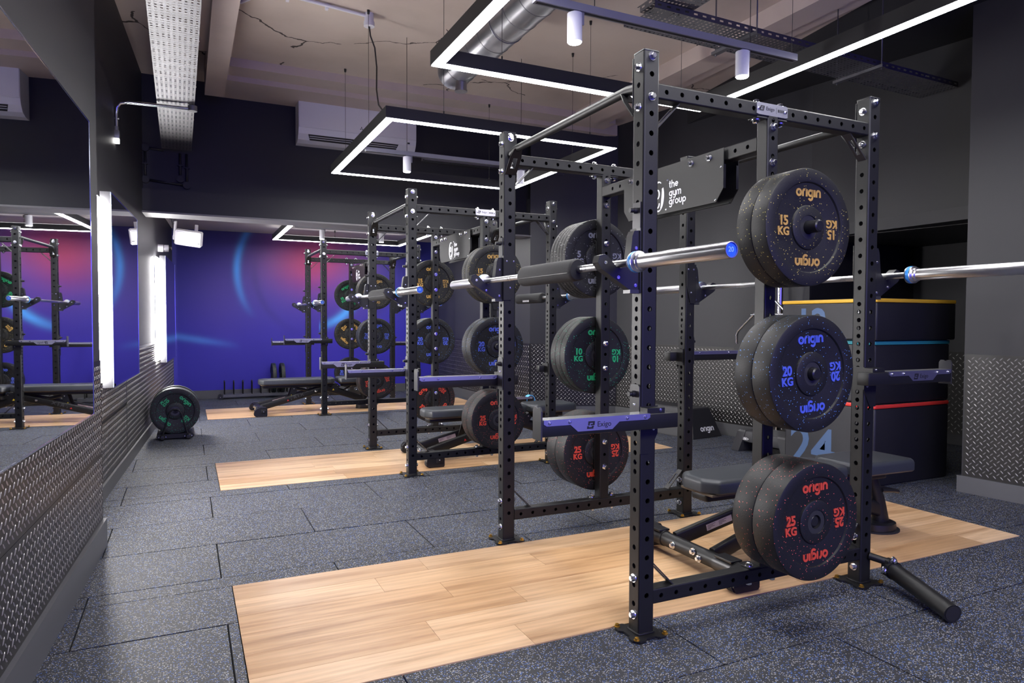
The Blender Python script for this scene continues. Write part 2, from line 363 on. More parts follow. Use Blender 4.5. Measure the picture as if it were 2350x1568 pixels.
# rounded stroke lettering (unit = x-height), for the words printed in a rounded geometric face
def _arc(cx, cy, r, a0, a1, n=12, ry=None):
    return [(cx+r*cos(radians(a0+(a1-a0)*k/n)), cy+(ry or r)*sin(radians(a0+(a1-a0)*k/n))) for k in range(n+1)]
GLY = {
 'o': (0.98, [_arc(.49, .45, .37, 90, 450, 22)]), 'r': (0.60, [[(.14, 0), (.14, .5)]+_arc(.52, .5, .38, 180, 95, 8)]),
 'i': (0.28, [[(.14, 0), (.14, .93)]]), 'n': (0.92, [[(.14, 0), (.14, .52)]+_arc(.46, .52, .32, 180, 0, 12)+[(.78, 0)]]),
 'g': (0.98, [_arc(.46, .47, .35, 90, 450, 22), [(.81, .93), (.81, -.05)]+_arc(.47, -.05, .34, 0, -150, 12)]),
 't': (0.56, [[(.22, 1.25), (.22, .3)]+_arc(.46, .3, .24, 180, 270, 6), [(0, .85), (.48, .85)]]), 'h': (0.92, [[(.14, 0), (.14, 1.35)], [(.14, .52)]+_arc(.46, .52, .32, 180, 0, 12)+[(.78, 0)]]),
 'e': (0.96, [[(.15, .47), (.82, .47)]+_arc(.48, .47, .35, 0, 320, 20)]), 'y': (0.92, [[(.14, .93), (.14, .4)]+_arc(.46, .4, .32, 180, 360, 12), [(.78, .93), (.78, -.05)]+_arc(.46, -.05, .32, 0, -140, 10)]),
 'm': (1.42, [[(.14, 0), (.14, .55)]+_arc(.42, .6, .28, 180, 0, 10)+[(.70, 0)], [(.70, .55)]+_arc(.98, .6, .28, 180, 0, 10)+[(1.26, 0)]]),
 'u': (0.92, [[(.14, .93), (.14, .4)]+_arc(.46, .4, .32, 180, 360, 12)+[(.78, .93)]]), 'p': (0.98, [_arc(.50, .46, .36, 90, 450, 22), [(.14, .8), (.14, -.5)]]),
}
def stroke_mesh(lines, xh, sw, ext, lead=1.55, track=0.07):
    key = ('stroke', tuple(lines), xh, sw, ext)
    if key in TXT: return TXT[key]
    mb = MB(); n_l = len(lines); y0 = (n_l-1)*lead/2
    for li, word in enumerate(lines):
        wd = sum(GLY[c_][0] for c_ in word)+track*(len(word)-1); x = -wd/2 if n_l == 1 else 0.0
        for c_ in word:
            adv, ss = GLY[c_]
            for ps in ss:
                h_ = sw/2; L_, R_ = [], []
                for k, p_ in enumerate(ps):
                    a = Vector(ps[max(k-1, 0)]); b2 = Vector(ps[min(k+1, len(ps)-1)]); d = (b2-a)
                    if k == 0 and (Vector(ps[0])-Vector(ps[-1])).length < 1e-4: d = Vector(ps[1])-Vector(ps[-2])
                    if k == len(ps)-1 and (Vector(ps[0])-Vector(ps[-1])).length < 1e-4: d = Vector(ps[1])-Vector(ps[-2])
                    d.normalize(); n_ = Vector((-d.y, d.x))*h_; q = Vector(p_); L_.append(q+n_); R_.append(q-n_)
                T = lambda q, z: ((x+q.x)*xh, (q.y-0.45+y0-li*lead)*xh, z)
                m_ = len(ps)
                vs = [T(q, ext) for q in L_]+[T(q, ext) for q in R_]+[T(q, -ext) for q in L_]+[T(q, -ext) for q in R_]
                fs = []
                for k in range(m_-1): fs += [(k, m_+k, m_+k+1, k+1), (2*m_+k, k, k+1, 2*m_+k+1), (m_+k, 3*m_+k, 3*m_+k+1, m_+k+1)]
                fs += [(0, 2*m_, 3*m_, m_), (m_-1, 2*m_-1, 4*m_-1, 3*m_-1)]
                n0 = len(mb.v); mb.v += vs; mb.f += [tuple(i+n0 for i in f) for f in fs]; mb.sm += [False]*len(fs)
            x += adv+track
    me = bpy.data.meshes.new('lettering'); me.from_pydata(mb.v, [], mb.f); TXT[key] = me; return me
def words(name, lines, xh, m, parent, mw, sw=0.23, ext=0.0006):
    me = stroke_mesh(lines, xh, sw, ext); k = (id(me), m.name)
    if k not in TXT:
        mm = me.copy(); mm.materials.append(m); TXT[k] = mm
    return obj(name, TXT[k], parent=parent, mw=mw)
# ------------------------------------------------------------ structure: room shell
CZ = 3.60; YB = 9.15; YBH = 5.60
def xw1(y): return -2.037+0.0545*y
def xw2(y): return -2.04+0.0555*(y-2.9)
W1E = 2.05
RP = (2.34, 5.52); RQ = (3.33, 5.08)          # right side: end of the far bay wall, oblique wall
def xr2(y): return 3.33+(5.08-y)*0.151
R2E = 2.50
def xpil(y): return 3.384+0.097*(0.88-y)
YN = -4.6
def wall_seg(mb, a, b, z0, z1, th):
    # vertical slab from plan point a to b, thickness th to the right-hand side of a->b
    a, b = Vector((*a, 0)), Vector((*b, 0)); d = (b-a).normalized(); n = Vector((d.y, -d.x, 0))*th
    p = [a, b, b+n, a+n]; vs = [(q.x, q.y, z0) for q in p]+[(q.x, q.y, z1) for q in p]
    mb.add(vs, [(0,3,2,1),(4,5,6,7),(0,1,5,4),(1,2,6,5),(2,3,7,6),(3,0,4,7)])
b = MB(); b.box(-2.6, 6.2, YN-0.2, YB+0.2, -0.06, -0.012); FLOOR = struct('floor', b, SUBF)
b = MB(); b.box(-2.6, 6.2, YN-0.2, YBH+0.1, CZ, CZ+0.12); struct('ceiling', b, CEIL)
b = MB(); b.box(-2.6, 6.2, YBH+0.1, YB+0.2, 2.52, 2.62); struct('ceiling_far_bay', b, FCEIL)
b = MB(); wall_seg(b, (xw1(W1E), W1E), (xw1(YN), YN), 0, CZ, 0.16)
WL = struct('wall_left', b, WALLD)
b = MB(); wall_seg(b, (xw2(YB), YB), (xw2(W1E-0.25), W1E-0.25), 0, CZ, 0.16); WL2 = struct('wall_left_recess', b, WALLD)
b = MB(); b.box(-2.3, 2.6, 0, 0.15, 0, 2.7); WB = struct('wall_back', b, MURAL, loc=(0, YB, 0))
b = MB(); b.box(-2.6, 6.2, YN-0.15, YN, 0, CZ); struct('wall_front', b, mat('blue_paint', (0.03, 0.03, 0.4), 0.5))
b = MB(); wall_seg(b, RP, (2.40, YB), 0, 2.7, 0.16); WR3 = struct('wall_right_far', b, WALLD)
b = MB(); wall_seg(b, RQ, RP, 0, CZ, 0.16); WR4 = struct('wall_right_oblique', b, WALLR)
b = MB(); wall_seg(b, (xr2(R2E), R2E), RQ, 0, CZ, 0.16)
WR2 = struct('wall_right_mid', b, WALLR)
b = MB(); wall_seg(b, (xr2(0.88), 0.88), (xr2(R2E), R2E), 1.945, CZ, 0.16); struct('wall_right_upper', b, WALLB)
b = MB(); b.box(3.7, 5.3, 0.88, R2E+0.1, 1.95, 2.05); b.box(3.42, 5.3, 0.72, 0.88, 0, 2.05); b.box(xr2(R2E)+0.02, 5.3, R2E, R2E+0.12, 0, 2.05)
struct('wall_alcove_sides', b, WALLB)
b = MB(); b.box(5.2, 5.3, 0.7, R2E+0.1, 0, 2.05); WAL = struct('wall_alcove_back', b, WALLB)
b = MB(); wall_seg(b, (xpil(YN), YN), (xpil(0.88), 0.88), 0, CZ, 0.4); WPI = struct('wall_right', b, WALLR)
# bulkhead across the room: face, protruding lower beam, steel flange
b = MB(); b.box(-1.95, 3.5, YBH+0.03, YBH+0.25, 2.44, CZ); struct('wall_bulkhead', b, WALLB)
b = MB(); b.box(-1.95, 3.3, YBH-0.05, YBH+0.25, 2.245, 2.47); struct('trim_1', b, WALLB)
b = MB(); b.box(-1.95, 3.3, YBH-0.085, YBH+0.25, 2.228, 2.245); struct('trim_2', b, mat('pale_beam_flange', (0.17, 0.165, 0.17), 0.5))
# plaster downstands on the ceiling
b = MB(); b.box(-1.335, -1.165, -2.0, 5.16, 3.33, CZ); b.box(-1.45, -1.335, -2.0, 4.3, 3.44, CZ); struct('trim_3', b, BEAMP)
b = MB(); b.box(-1.165, 3.1, 4.80, 5.06, 3.52, CZ); b.box(-1.165, 3.3, 5.06, 5.63, 3.47, CZ); struct('trim_4', b, BEAMP)
b = MB(); b.box(2.55, 2.78, 1.2, 4.80, 3.46, CZ); b.box(2.78, 3.0, 0.6, 4.80, 3.52, CZ); struct('trim_5', b, BEAMP)
b = MB(); b.prism([(3.72, 5.62), (3.22, 1.99), (2.75, -1.4), (2.75, YN), (4.4, YN), (4.4, 5.62)], 3.36, CZ-0.001, 'xy'); struct('trim_6', b, WALLB)
# skirtings
def skirt(name, a, c, h, th=0.02, parent=None):
    m_ = MB(); wall_seg(m_, a, c, 0, h, -th); return struct(name, m_, SKIRT)
skirt('baseboard_left', (xw1(W1E), W1E), (xw1(YN), YN), 0.145, 0.022)
skirt('baseboard_left_recess', (xw2(YB), YB), (xw2(W1E), W1E), 0.10)
b = MB(); b.box(-1.70, 2.4, YB-0.02, YB, 0, 0.125); struct('baseboard_back', b, SKIRT)
b = MB(); wall_seg(b, RP, (2.40, YB-0.02), 0, 0.125, -0.02); struct('baseboard_right_far', b, SKIRT)
b = MB(); wall_seg(b, RQ, RP, 0, 0.125, -0.02); struct('baseboard_right_oblique', b, SKIRT)
b = MB(); wall_seg(b, (xr2(R2E), R2E), RQ, 0, 0.125, -0.02); struct('baseboard_right_mid', b, SKIRT)
b = MB(); wall_seg(b, (xpil(YN), YN), (xpil(0.90)-0.002, 0.90), 0, 0.115, -0.018); b.box(xpil(0.9)-0.018, 3.9, 0.88, 0.898, 0, 0.115); struct('baseboard_right', b, SKIRT)

# tread plate dado sheets: thin sheet (part) and its raised marks (stuff part)
def tread(wall, a, c, z0, z1, cell=0.036, side=-1, lh=0.016, lw=0.0038, hh=0.0022, sheets=None, cu=1.0):
    a3, c3 = Vector((*a, 0)), Vector((*c, 0)); L = (c3-a3).length; U = (c3-a3)/L; N = Vector((U.y, -U.x, 0))*side
    for (u0_, u1_, s0, s1) in (sheets or [(0, L, z0, z1)]):
        mb = MB(); P = lambda u, z, n: tuple(a3+U*u+N*n+Vector((0, 0, z)))
        g = 0.0012
        q = [(u0_+g, s0+g), (u1_-g, s0+g), (u1_-g, s1-g), (u0_+g, s1-g)]
        mb.add([P(u, z, 0.0003) for u, z in q]+[P(u, z, 0.0045) for u, z in q], [(0,1,2,3),(4,5,6,7),(0,1,5,4),(1,2,6,5),(2,3,7,6),(3,0,4,7)])
        sh = obj('tread_sheet', mb, TREADB, wall)
        mk = MB(); q_ = cell*0.72; nu = int((u1_-u0_-0.02)/q_); nz_ = int((s1-s0-0.02)/q_)
        for i in range(nu):
            for j in range(nz_):
                if (i+j) % 2: continue
                cu_, cz_ = u0_+0.02+(i+0.25)*q_, s0+0.02+(j+0.25)*q_; sg = 1 if i % 2 == 0 else -1
                dx, dz = 0.7071*cu, 0.7071*sg; ex, ez = -dz, dx
                pt = lambda t_, s_, n_: P(cu_+t_*dx*lh+s_*ex*lw, cz_+t_*dz*lh+s_*ez*lw, 0.0045+n_)
                mk.add([pt(-1,0,0), pt(-.35,-1,0), pt(.35,-1,0), pt(1,0,0), pt(.35,1,0), pt(-.35,1,0), pt(-.6,0,hh), pt(.6,0,hh)],
                       [(0,1,6),(1,2,7,6),(2,3,7),(3,4,7),(4,5,6,7),(5,0,6)])
        o = bpy.data.meshes.new('tread_marks'); o.from_pydata(mk.v, [], mk.f); o.materials.append(TREADM)
        k = obj('tread_marks', o, parent=sh if False else wall); k['kind'] = 'stuff'
T1 = 0.975
L1 = math.hypot(xw1(W1E)-xw1(-1.2), W1E+1.2)
tread(WL, (xw1(W1E), W1E), (xw1(-1.2), -1.2), 0.145, T1, side=-1, sheets=[(0, L1, 0.145, 0.487), (0, L1, 0.487, T1)], cell=0.031, lh=0.0148, lw=0.0038)
L2 = YB-W1E
tread(WL2, (xw2(YB), YB), (xw2(W1E), W1E), 0.10, 0.94, side=-1, sheets=[(0, 2.4, .10, .94), (2.4, 4.9, .10, .94), (4.9, L2, .10, .50), (4.9, L2, .50, .94)], cell=0.031, lh=0.0148, lw=0.0038)
tread(WR3, RP, (2.40, YB), 0.125, 0.905, side=-1, cell=0.045, lh=0.019)
tread(WR4, RQ, RP, 0.125, 0.905, side=-1, cell=0.034, lh=0.016)
tread(WR2, (xr2(R2E), R2E), RQ, 0.125, 0.92, side=-1, cell=0.034, lh=0.016)
tread(WPI, (xpil(-0.6), -0.6), (xpil(0.87), 0.87), 0.115, 0.967, side=-1, cell=0.030, lh=0.0145, lw=0.0034)
tread(WAL, (5.2, 0.88), (5.2, R2E), 0.1, 0.905, side=-1, cell=0.045)

# ------------------------------------------------------------ floor: rubber tiles in brick bond, oak platforms let in
PLATS = [(-1.345, 2.66, 0.118, 1.175), (-1.315, 2.60, 3.052, 4.046), (-1.30, 2.25, 6.775, 7.802)]
def tile_piece(x0, x1, y0, y1):
    g = 0.0032; mb = MB(); mb.box(x0+g, x1-g, y0+g, y1-g, -0.012, -0.0022*random.random()); return obj('rubber_tile', mb, TILEM, FLOOR)
PITCH_Y = 0.53; PITCH_X = 1.03
j = -8
while -0.29+j*PITCH_Y < YB:
    y0, y1 = max(-0.29+j*PITCH_Y, YN), min(-0.29+(j+1)*PITCH_Y, YB)
    ys = sorted(set([y0, y1]+[p for P_ in PLATS for p in P_[2:] if y0 < p < y1]))
    for ya, yb in zip(ys, ys[1:]):
        if yb-ya < 0.012: continue
        off = -1.385 if j % 2 else -0.877
        xL = xw1(ya) if ya < W1E else xw2(ya)
        k0 = math.floor((xL-off)/PITCH_X); x = off+k0*PITCH_X
        xmax = 5.2 if ya < 2.6 else (3.8 if ya < 5.0 else 2.42)
        segs = []
        while x < xmax: segs.append((max(x, xL-0.02), min(x+PITCH_X, xmax))); x += PITCH_X
        for P_ in PLATS:
            if P_[2]-1e-6 <= ya and yb <= P_[3]+1e-6:
                ns = []
                for a, c_ in segs:
                    if c_ <= P_[0] or a >= P_[1]: ns.append((a, c_)); continue
                    if a < P_[0]: ns.append((a, P_[0]))
                    if c_ > P_[1]: ns.append((P_[1], c_))
                segs = ns
        for a, c_ in segs:
            if c_-a > 0.01: tile_piece(a, c_, ya, yb)
    j += 1
nm = ['nearest oak lifting platform, set in the rubber floor under the nearest rack', 'middle oak lifting platform, under the second rack from the camera', 'farthest oak lifting platform, in front of the blue mural wall']
for P_, lb, nr in zip(PLATS, nm, (6, 6, 6)):
    pf = thing('lifting_platform', lb, 'platform', ((P_[0]+P_[1])/2, (P_[2]+P_[3])/2, 0), group='oak platforms in the gym floor')
    cx, cy = pf.location.x, pf.location.y; ph = (P_[3]-P_[2])/nr
    for r_ in range(nr):
        x = P_[0]; first = True
        while x < P_[1]-0.01:
            ln = random.uniform(0.75, 1.5) if not first else random.uniform(0.35, 1.3); first = False
            x1 = min(x+ln, P_[1]);
            if P_[1]-x1 < 0.3: x1 = P_[1]
            mb = MB(); g = 0.0007; mb.box(-(x1-x)/2+g, (x1-x)/2-g, -ph/2+g, ph/2-g, -0.012, 0.0008)
            obj('plank', mb, random.choice([OAK[0], OAK[0], OAK[1], OAK[1], OAK[2], OAK[2], OAK[3]] if random.random() < 0.8 else OAK), pf, loc=((x+x1)/2-cx, P_[2]+(r_+0.5)*ph-cy, 0))
            x = x1

# ------------------------------------------------------------ mirrors and wall lights
def mirror(wall_f, y0, y1, z0, z1, off, label, edge):
    a = Vector((wall_f(y0)+off, y0, 0)); c_ = Vector((wall_f(y1)+off, y1, 0)); d = (c_-a).normalized(); L = (c_-a).length
    o = thing('wall_mirror', label, 'mirror', (a.x, a.y, 0), group=None)
    R = Matrix((( -d.y, d.x, 0), (d.x, d.y, 0), (0, 0, 1))).to_4x4()   # local x = outward normal*-1 .. see below
    # local frame: y along wall, x out of the wall (towards the room)
    R = Matrix(((d.y, d.x, 0), (-d.x, d.y, 0), (0, 0, 1))).to_4x4()
    o.matrix_world = Matrix.Translation(a) @ R
    mb = MB(); mb.box(-0.062, -0.004, 0.0, L, z0, z1) if off > 0.03 else mb.box(-0.016, -0.004, 0, L, z0, z1)
    obj('mirror_case', mb, BLK2, o)
    mb = MB(); mb.box(-0.004, 0.0, 0.004, L-0.004, z0+0.004, z1-0.004); obj('mirror_glass', mb, MIRROR, o)
    mb = MB(); e = 0.005
    for bx in ((0, e, z0, z1), (L-e, L, z0, z1), (0, L, z0, z0+e), (0, L, z1-e, z1)): mb.box(-0.005, 0.0015, bx[0], bx[1], bx[2], bx[3])
    obj('edge_trim', mb, edge, o); return o
mirror(lambda y: -2.035+0.07*y, -0.2, 1.69, 0.735, 2.11, 0.0, 'large frameless wall mirror nearest the camera, on the left wall', BLUEDGE)
mirror(xw2, 2.94, 4.24, 0.75, 1.99, 0.10, 'middle of the three wall mirrors, standing off the left wall in a bright white glow', BLUEDGE)
mirror(xw2, 6.77, 8.16, 0.69, 1.92, 0.10, 'small-looking far mirror on the left wall next to the blue mural', BLUEDGE)
def batten(y, z0, z1, label):
    x = xw2(y); o = thing('wall_light', label, 'wall light', (x, y, z0)); o.rotation_euler = (0, 0, -math.atan(0.0555))
    mb = MB(); mb.box(0.0015, 0.008, -0.19, 0.046, -0.01, z1-z0+0.01); obj('backplate', mb, WPLAST, o)
    mb = MB(); mb.rbox(0.008, 0.030, -0.18, 0.040, 0, z1-z0, 0.004); obj('diffuser', mb, LED, o)  # widened past the mirror edge to stand in for the LED glow on the wall
batten(2.955, 0.78, 1.96, 'upright white light batten behind the edge of the middle mirror, widened into its wall glow')
batten(6.785, 0.72, 1.89, 'far upright white light batten behind the far mirror edge, widened into its wall glow')

# ------------------------------------------------------------ light frames, tracks and spots
def frame(x0, x1, y0, y1, z, label, wires, hh=0.085, sw=0.055):
    o = thing('rectangular_light', label, 'ceiling light', ((x0+x1)/2, (y0+y1)/2, z), group='rectangular light frames under the ceiling')
    cx, cy = (x0+x1)/2, (y0+y1)/2; a, b2 = (x1-x0)/2, (y1-y0)/2
    for n_, w_, z0, z1, mt in (('housing', sw+0.012, 0.004, hh, HOUSING), ('diffuser', sw, 0.0, 0.006, STRIP), ('added_uplight', sw-0.02, hh, hh+0.003, UPL)):  # the top strip is an added uplight for the ceiling
        e = 0.006 if n_ == 'diffuser' else (0.015 if n_ == 'added_uplight' else 0.0)
        for bx in ((-a+e, a-e, -b2+e, -b2+e+w_), (-a+e, a-e, b2-e-w_, b2-e), (-a+e, -a+e+w_, -b2+e+w_, b2-e-w_), (a-e-w_, a-e, -b2+e+w_, b2-e-w_)):
            mb = MB(); mb.box(bx[0], bx[1], bx[2], bx[3], z0, z1); obj(n_, mb, mt, o)
    for wx, wy, zt in wires:
        mb = MB(); mb.cyl((wx-cx, wy-cy, hh), (wx-cx, wy-cy, zt-z), 0.0016, 6); mb.cyl((wx-cx, wy-cy, hh), (wx-cx, wy-cy, hh+0.03), 0.005, 8); mb.cyl((wx-cx, wy-cy, zt-z-0.03), (wx-cx, wy-cy, zt-z), 0.009, 8, 0.012)
        obj('suspension_wire', mb, WIRE, o)
    return o
frame(-0.275, 1.635, -0.36, 1.61, 2.60, 'nearest rectangular light frame, cut off by the top of the picture', [(0.15, 1.58, CZ), (1.45, 1.58, CZ), (-0.24, -0.1, CZ), (1.6, 0.8, CZ)])
frame(-0.243, 1.69, 2.668, 4.69, 2.60, 'middle light frame hanging in front of the air conditioner', [(-0.11, 4.64, CZ), (0.20, 2.71, CZ), (1.70-0.04, 3.35, CZ), (1.45, 2.71, CZ), (1.40, 4.64, 3.47), (-0.21, 3.3, CZ)])
frame(-0.385, 1.515, 6.40, 8.37, 2.34, 'far light frame in the low bay in front of the blue mural', [(-0.35, 7.0, 2.518), (0.5, 8.33, 2.518), (1.48, 7.0, 2.518)], hh=0.075)
def track(x0, x1, y, z, label, spots, wires, col=TRACKM, drop=0.0, zc=CZ, grp=None):
    o = thing('light_track', label, 'light track', ((x0+x1)/2, y, z)); L = (x1-x0)/2
    mb = MB(); mb.box(-L, L, -0.018, 0.018, 0, 0.034); obj('rail', mb, col, o)
    mb = MB(); mb.box(-L+0.01, L-0.01, -0.008, 0.008, -0.001, 0.0); obj('slot', mb, VENT, o)
    for wx in wires:
        mb = MB(); mb.cyl((wx-o.location.x, 0, 0.034), (wx-o.location.x, 0, zc-z), 0.0022, 6); obj('suspension_wire', mb, WIRE, o)
    return o
TR1 = track(-0.13, 1.44, 0.63, 2.578, 'spotlight track inside the nearest light frame', None, (0.18, 1.12))
TR2 = track(-0.15, 1.61, 3.67, 2.600, 'spotlight track inside the middle light frame', None, (0.21, 1.30))
TR3 = track(-0.2, 1.35, 7.4, 2.410, 'spotlight track in the low far bay', None, (0.1, 1.2), zc=2.52)
def spot(x, y, z, label, length=0.125):
    o = thing('spotlight', label, 'spotlight', (x, y, z), group=None)
    mb = MB(); mb.cyl((0, 0, -0.012), (0, 0, -length-0.012), 0.034, 28); obj('can', mb, SPOTM, o)
    mb = MB(); mb.cyl((0, 0, 0), (0, 0, -0.012), 0.012, 12); mb.box(0.030, 0.046, -0.006, 0.006, -0.055, -0.001); mb.box(-0.01, 0.046, -0.008, 0.008, -0.006, 0.0); obj('mount', mb, TRACKM, o)
    mb = MB(); mb.cyl((0, 0, -length-0.0122), (0, 0, -length-0.016), 0.029, 28); obj('lens', mb, LENS, o)
    l = bpy.data.lights.new('spot_lamp', 'SPOT'); l.energy = SPOT_W; l.spot_size = radians(75); l.spot_blend = 0.6; l.shadow_soft_size = 0.03
    lo = bpy.data.objects.new('spot_lamp', l); COL.objects.link(lo); lo.parent = o; lo.location = (0, 0, -length-0.02)
spot(0.076, 0.63, 2.578, 'left spotlight on the track of the nearest light frame'); spot(1.07, 0.63, 2.578, 'right spotlight on the track of the nearest light frame')
spot(0.21, 3.67, 2.60, 'left spotlight on the track of the middle light frame'); spot(1.294, 3.67, 2.585, 'right spotlight on the track of the middle light frame')
spot(0.148, 7.4, 2.41, 'left spotlight under the low far ceiling', 0.12); spot(0.959, 7.4, 2.41, 'right spotlight under the low far ceiling', 0.12)
# ------------------------------------------------------------ power racks
WP, LR, WR_, HR = 0.0687, 1.2105, 1.2172, 2.18     # post side, offsets of the posts, height
RACKY = [0.0, 2.94, 6.623]
HZ = [2.156-0.0718*k for k in range(29)]            # hole heights on front and back faces
HS = [2.120-0.0718*k for k in range(29)]
HS = sorted(HS+[z-0.0359 for z in HS if 0.66 < z < 1.27])
post_b = MB(); perf(post_b, HR-0.008, WP, 0.007, [[z for z in HZ if z > 0.12], [z for z in HS if z > 0.10], [z for z in HZ if z > .12], [z for z in HS if z > 0.10]])
POST = post_b.mesh('upright', BLK)
b = MB(); b.rbox(-WP/2-.001, WP/2+.001, -WP/2-.001, WP/2+.001, HR-0.007, HR, 0.002, 3, vr=0.008); CAP = b.mesh('end_cap', BLK2)
b = MB(); s_ = 0.078; q_ = 0.062
b.prism([(-s_,-s_+.02),(-s_+.02,-s_),(-q_+.03,-s_),(-.02,-q_-.003),(.02,-q_-.003),(q_-.03,-s_),(s_-.02,-s_),(s_,-s_+.02),(s_,-q_+.03),(q_+.003,-.02),(q_+.003,.02),(s_,q_-.03),(s_,s_-.02),(s_-.02,s_),(q_-.03,s_),(.02,q_+.003),(-.02,q_+.003),(-q_+.03,s_),(-s_+.02,s_),(-s_,s_-.02),(-s_,q_-.03),(-q_-.003,.02),(-q_-.003,-.02),(-s_,-q_+.03)], 0.001, 0.008, 'xy')
b.rbox(-WP/2-0.005, WP/2+0.005, -WP/2-0.005, WP/2+0.005, 0.007, 0.014, 0.004, 2, vr=0.01)
FPLATE = b.mesh('foot_plate', BLK)
BH = 0.058
b = MB(); perf(b, LR-WP, BH, 0.006, [[0.038+0.0718*k for k in range(16)], [], [0.038+0.0718*k for k in range(16)], []], 0.0095)
BEAM = b.mesh('crossbeam', BLK)
b = MB(); perf(b, 2.010-0.170, 0.060, 0.006, [[0.18+0.0718*k for k in range(24)], [], [0.18+0.0718*k for k in range(24)], []], 0.0095); MPOST = b.mesh('storage_post', BLK)
ML = (WR_+0.0065)-(0.0620)
b = MB(); perf(b, ML, BH, 0.006, [[0.05+0.0718*k for k in range(15)], [], [0.05+0.0718*k for k in range(15)], []], 0.0095); CBEAM = b.mesh('centre_beam', BLK)
def gusset(sgx, sgz, L=0.105, wd=0.040):
    # diagonal slotted flat bar from the post (x=0) to the beam (z=0); sgx: direction of the beam, sgz: side below (-1) or above (+1)
    m_ = MB(); L2 = L*1.35; th = 0.0045
    R = Matrix.Rotation(-sgx*sgz*math.atan2(1, 1), 4, 'Y') if True else None
    A = Vector((0, 0, sgz*L)); B = Vector((sgx*L, 0, 0)); d = (B-A).normalized(); n = Vector((d.z, 0, -d.x)); Ln = (B-A).length
    P = lambda t_, s, k: tuple(A+d*t_+Vector((0, s, 0))+n*k)
    def slab(t0, t1, s0, s1): m_.add([P(t0,s0,0),P(t1,s0,0),P(t1,s1,0),P(t0,s1,0),P(t0,s0,th),P(t1,s0,th),P(t1,s1,th),P(t0,s1,th)], [(0,3,2,1),(4,5,6,7),(0,1,5,4),(1,2,6,5),(2,3,7,6),(3,0,4,7)])
    h_ = wd/2; e = 0.011
    slab(0, 0.035, -h_, h_); slab(Ln-0.035, Ln, -h_, h_); slab(0.035, Ln-0.035, -h_, -h_+e); slab(0.035, Ln-0.035, h_-e, h_)
    return m_.mesh('gusset', DARKIN)
GUS = {(a, c_): gusset(a, c_) for a in (1, -1) for c_ in (1, -1)}
b = MB(); b.rbox(-0.0355, 0.0355, -0.0025, 0.0025, -0.10, 0.10, 0.002, 3, vr=0.002); ENDPL = b.mesh('end_plate', BLK)
b = MB(); b.rbox(-0.085, 0.085, -0.029, 0.029, -0.003, 0.003, 0.0015, 4, vr=0.012); FLANGE = b.mesh('flange_plate', BLK)
b = MB(); b.rbox(-0.030, 0.030, -0.0032, 0.0032, -0.10, 0.10, 0.0015, 4); PEGPL = b.mesh('peg_plate', BLK)
# peg along -y from y=0
b = MB(); b.lathe([(0.0, -0.232), (0.018, -0.232), (0.0232, -0.228), (0.0240, -0.222), (0.0240, -0.05), (0.0255, -0.035), (0.0255, -0.024), (0.031, -0.022), (0.031, 0.0), (0.0, 0.0)], 28); PEG = b.mesh('weight_peg', BLK2)
# pull-up bar along +y, ends turned down to the end plates, with slotted brackets
PB0, PB1 = WP, WR_; 
b = MB(); b.tube([(0, PB0+0.004, 2.052), (0, PB0+0.03, 2.068), (0, PB0+0.08, 2.075), (0, PB1-0.08, 2.075), (0, PB1-0.03, 2.068), (0, PB1-0.004, 2.052)], 0.0185, 16); PULL = b.mesh('pull_up_bar', BLK)
def pbr(sy):
    m_ = MB(); A = Vector((0, 0, 1.955)); B = Vector((0, sy*0.095, 2.066)); d = (B-A).normalized(); n = Vector((0, d.z, -d.y)); Ln = (B-A).length; th = 0.004
    P = lambda t_, s, k: tuple(A+d*t_+Vector((s, 0, 0))+n*k)
    def slab(t0, t1, s0, s1, s2=None, s3=None):
        s2 = s0 if s2 is None else s2; s3 = s1 if s3 is None else s3
        m_.add([P(t0,s0,0),P(t1,s2,0),P(t1,s3,0),P(t0,s1,0),P(t0,s0,th),P(t1,s2,th),P(t1,s3,th),P(t0,s1,th)], [(0,3,2,1),(4,5,6,7),(0,1,5,4),(1,2,6,5),(2,3,7,6),(3,0,4,7)])
    slab(0, 0.035, -0.032, 0.032); slab(0.035, 0.095, -0.032, -0.013); slab(0.035, 0.095, 0.013, 0.032); slab(0.095, Ln, -0.032, 0.032, -0.022, 0.022)
    return m_.mesh('bar_bracket', BLK)
PBR = {1: pbr(1), -1: pbr(-1)}
# sign plate with chamfered lower corners; faces -x
def sign_mesh():
    m_ = MB(); y0, y1, z0, z1 = 0.237, 0.985, 1.712, 1.940
    m_.prism([(y0, z1), (y0, z0+0.055), (y0+0.045, z0), (y1-0.045, z0), (y1, z0+0.055), (y1, z1)], 0.0, 0.003, 'yz'); return m_.mesh('sign_plate', BLK)
SIGN = sign_mesh()
b = MB(); b.box(0.003, 0.0135, 0.282, 0.94, 1.712, 1.716); b.box(0.003, 0.0135, 0.237, 0.241, 1.767, 1.87); SIGNL = b.mesh('sign_return', BLK)
b = MB()
def ellipse_arc(mb, cx, cz, rx, rz, a0, a1, w0, w1, n=14, ext=0.0012):
    pts_o, pts_i = [], []
    for k in range(n+1):
        tt = k/n; a = radians(a0+(a1-a0)*tt); wd = w0+(w1-w0)*sin(pi*tt) if w1 > w0 else w0
        pts_o.append((cx+(rx)*cos(a), cz+rz*sin(a))); pts_i.append((cx+(rx-wd)*cos(a), cz+(rz-wd*0.7)*sin(a)))
    for k in range(n):
        q = [pts_o[k], pts_o[k+1], pts_i[k+1], pts_i[k]]
        mb.add([(x, y, 0) for x, y in q]+[(x, y, ext) for x, y in q], [(3,2,1,0),(4,5,6,7),(0,1,5,4),(2,3,7,6),(1,2,6,5),(3,0,4,7)])
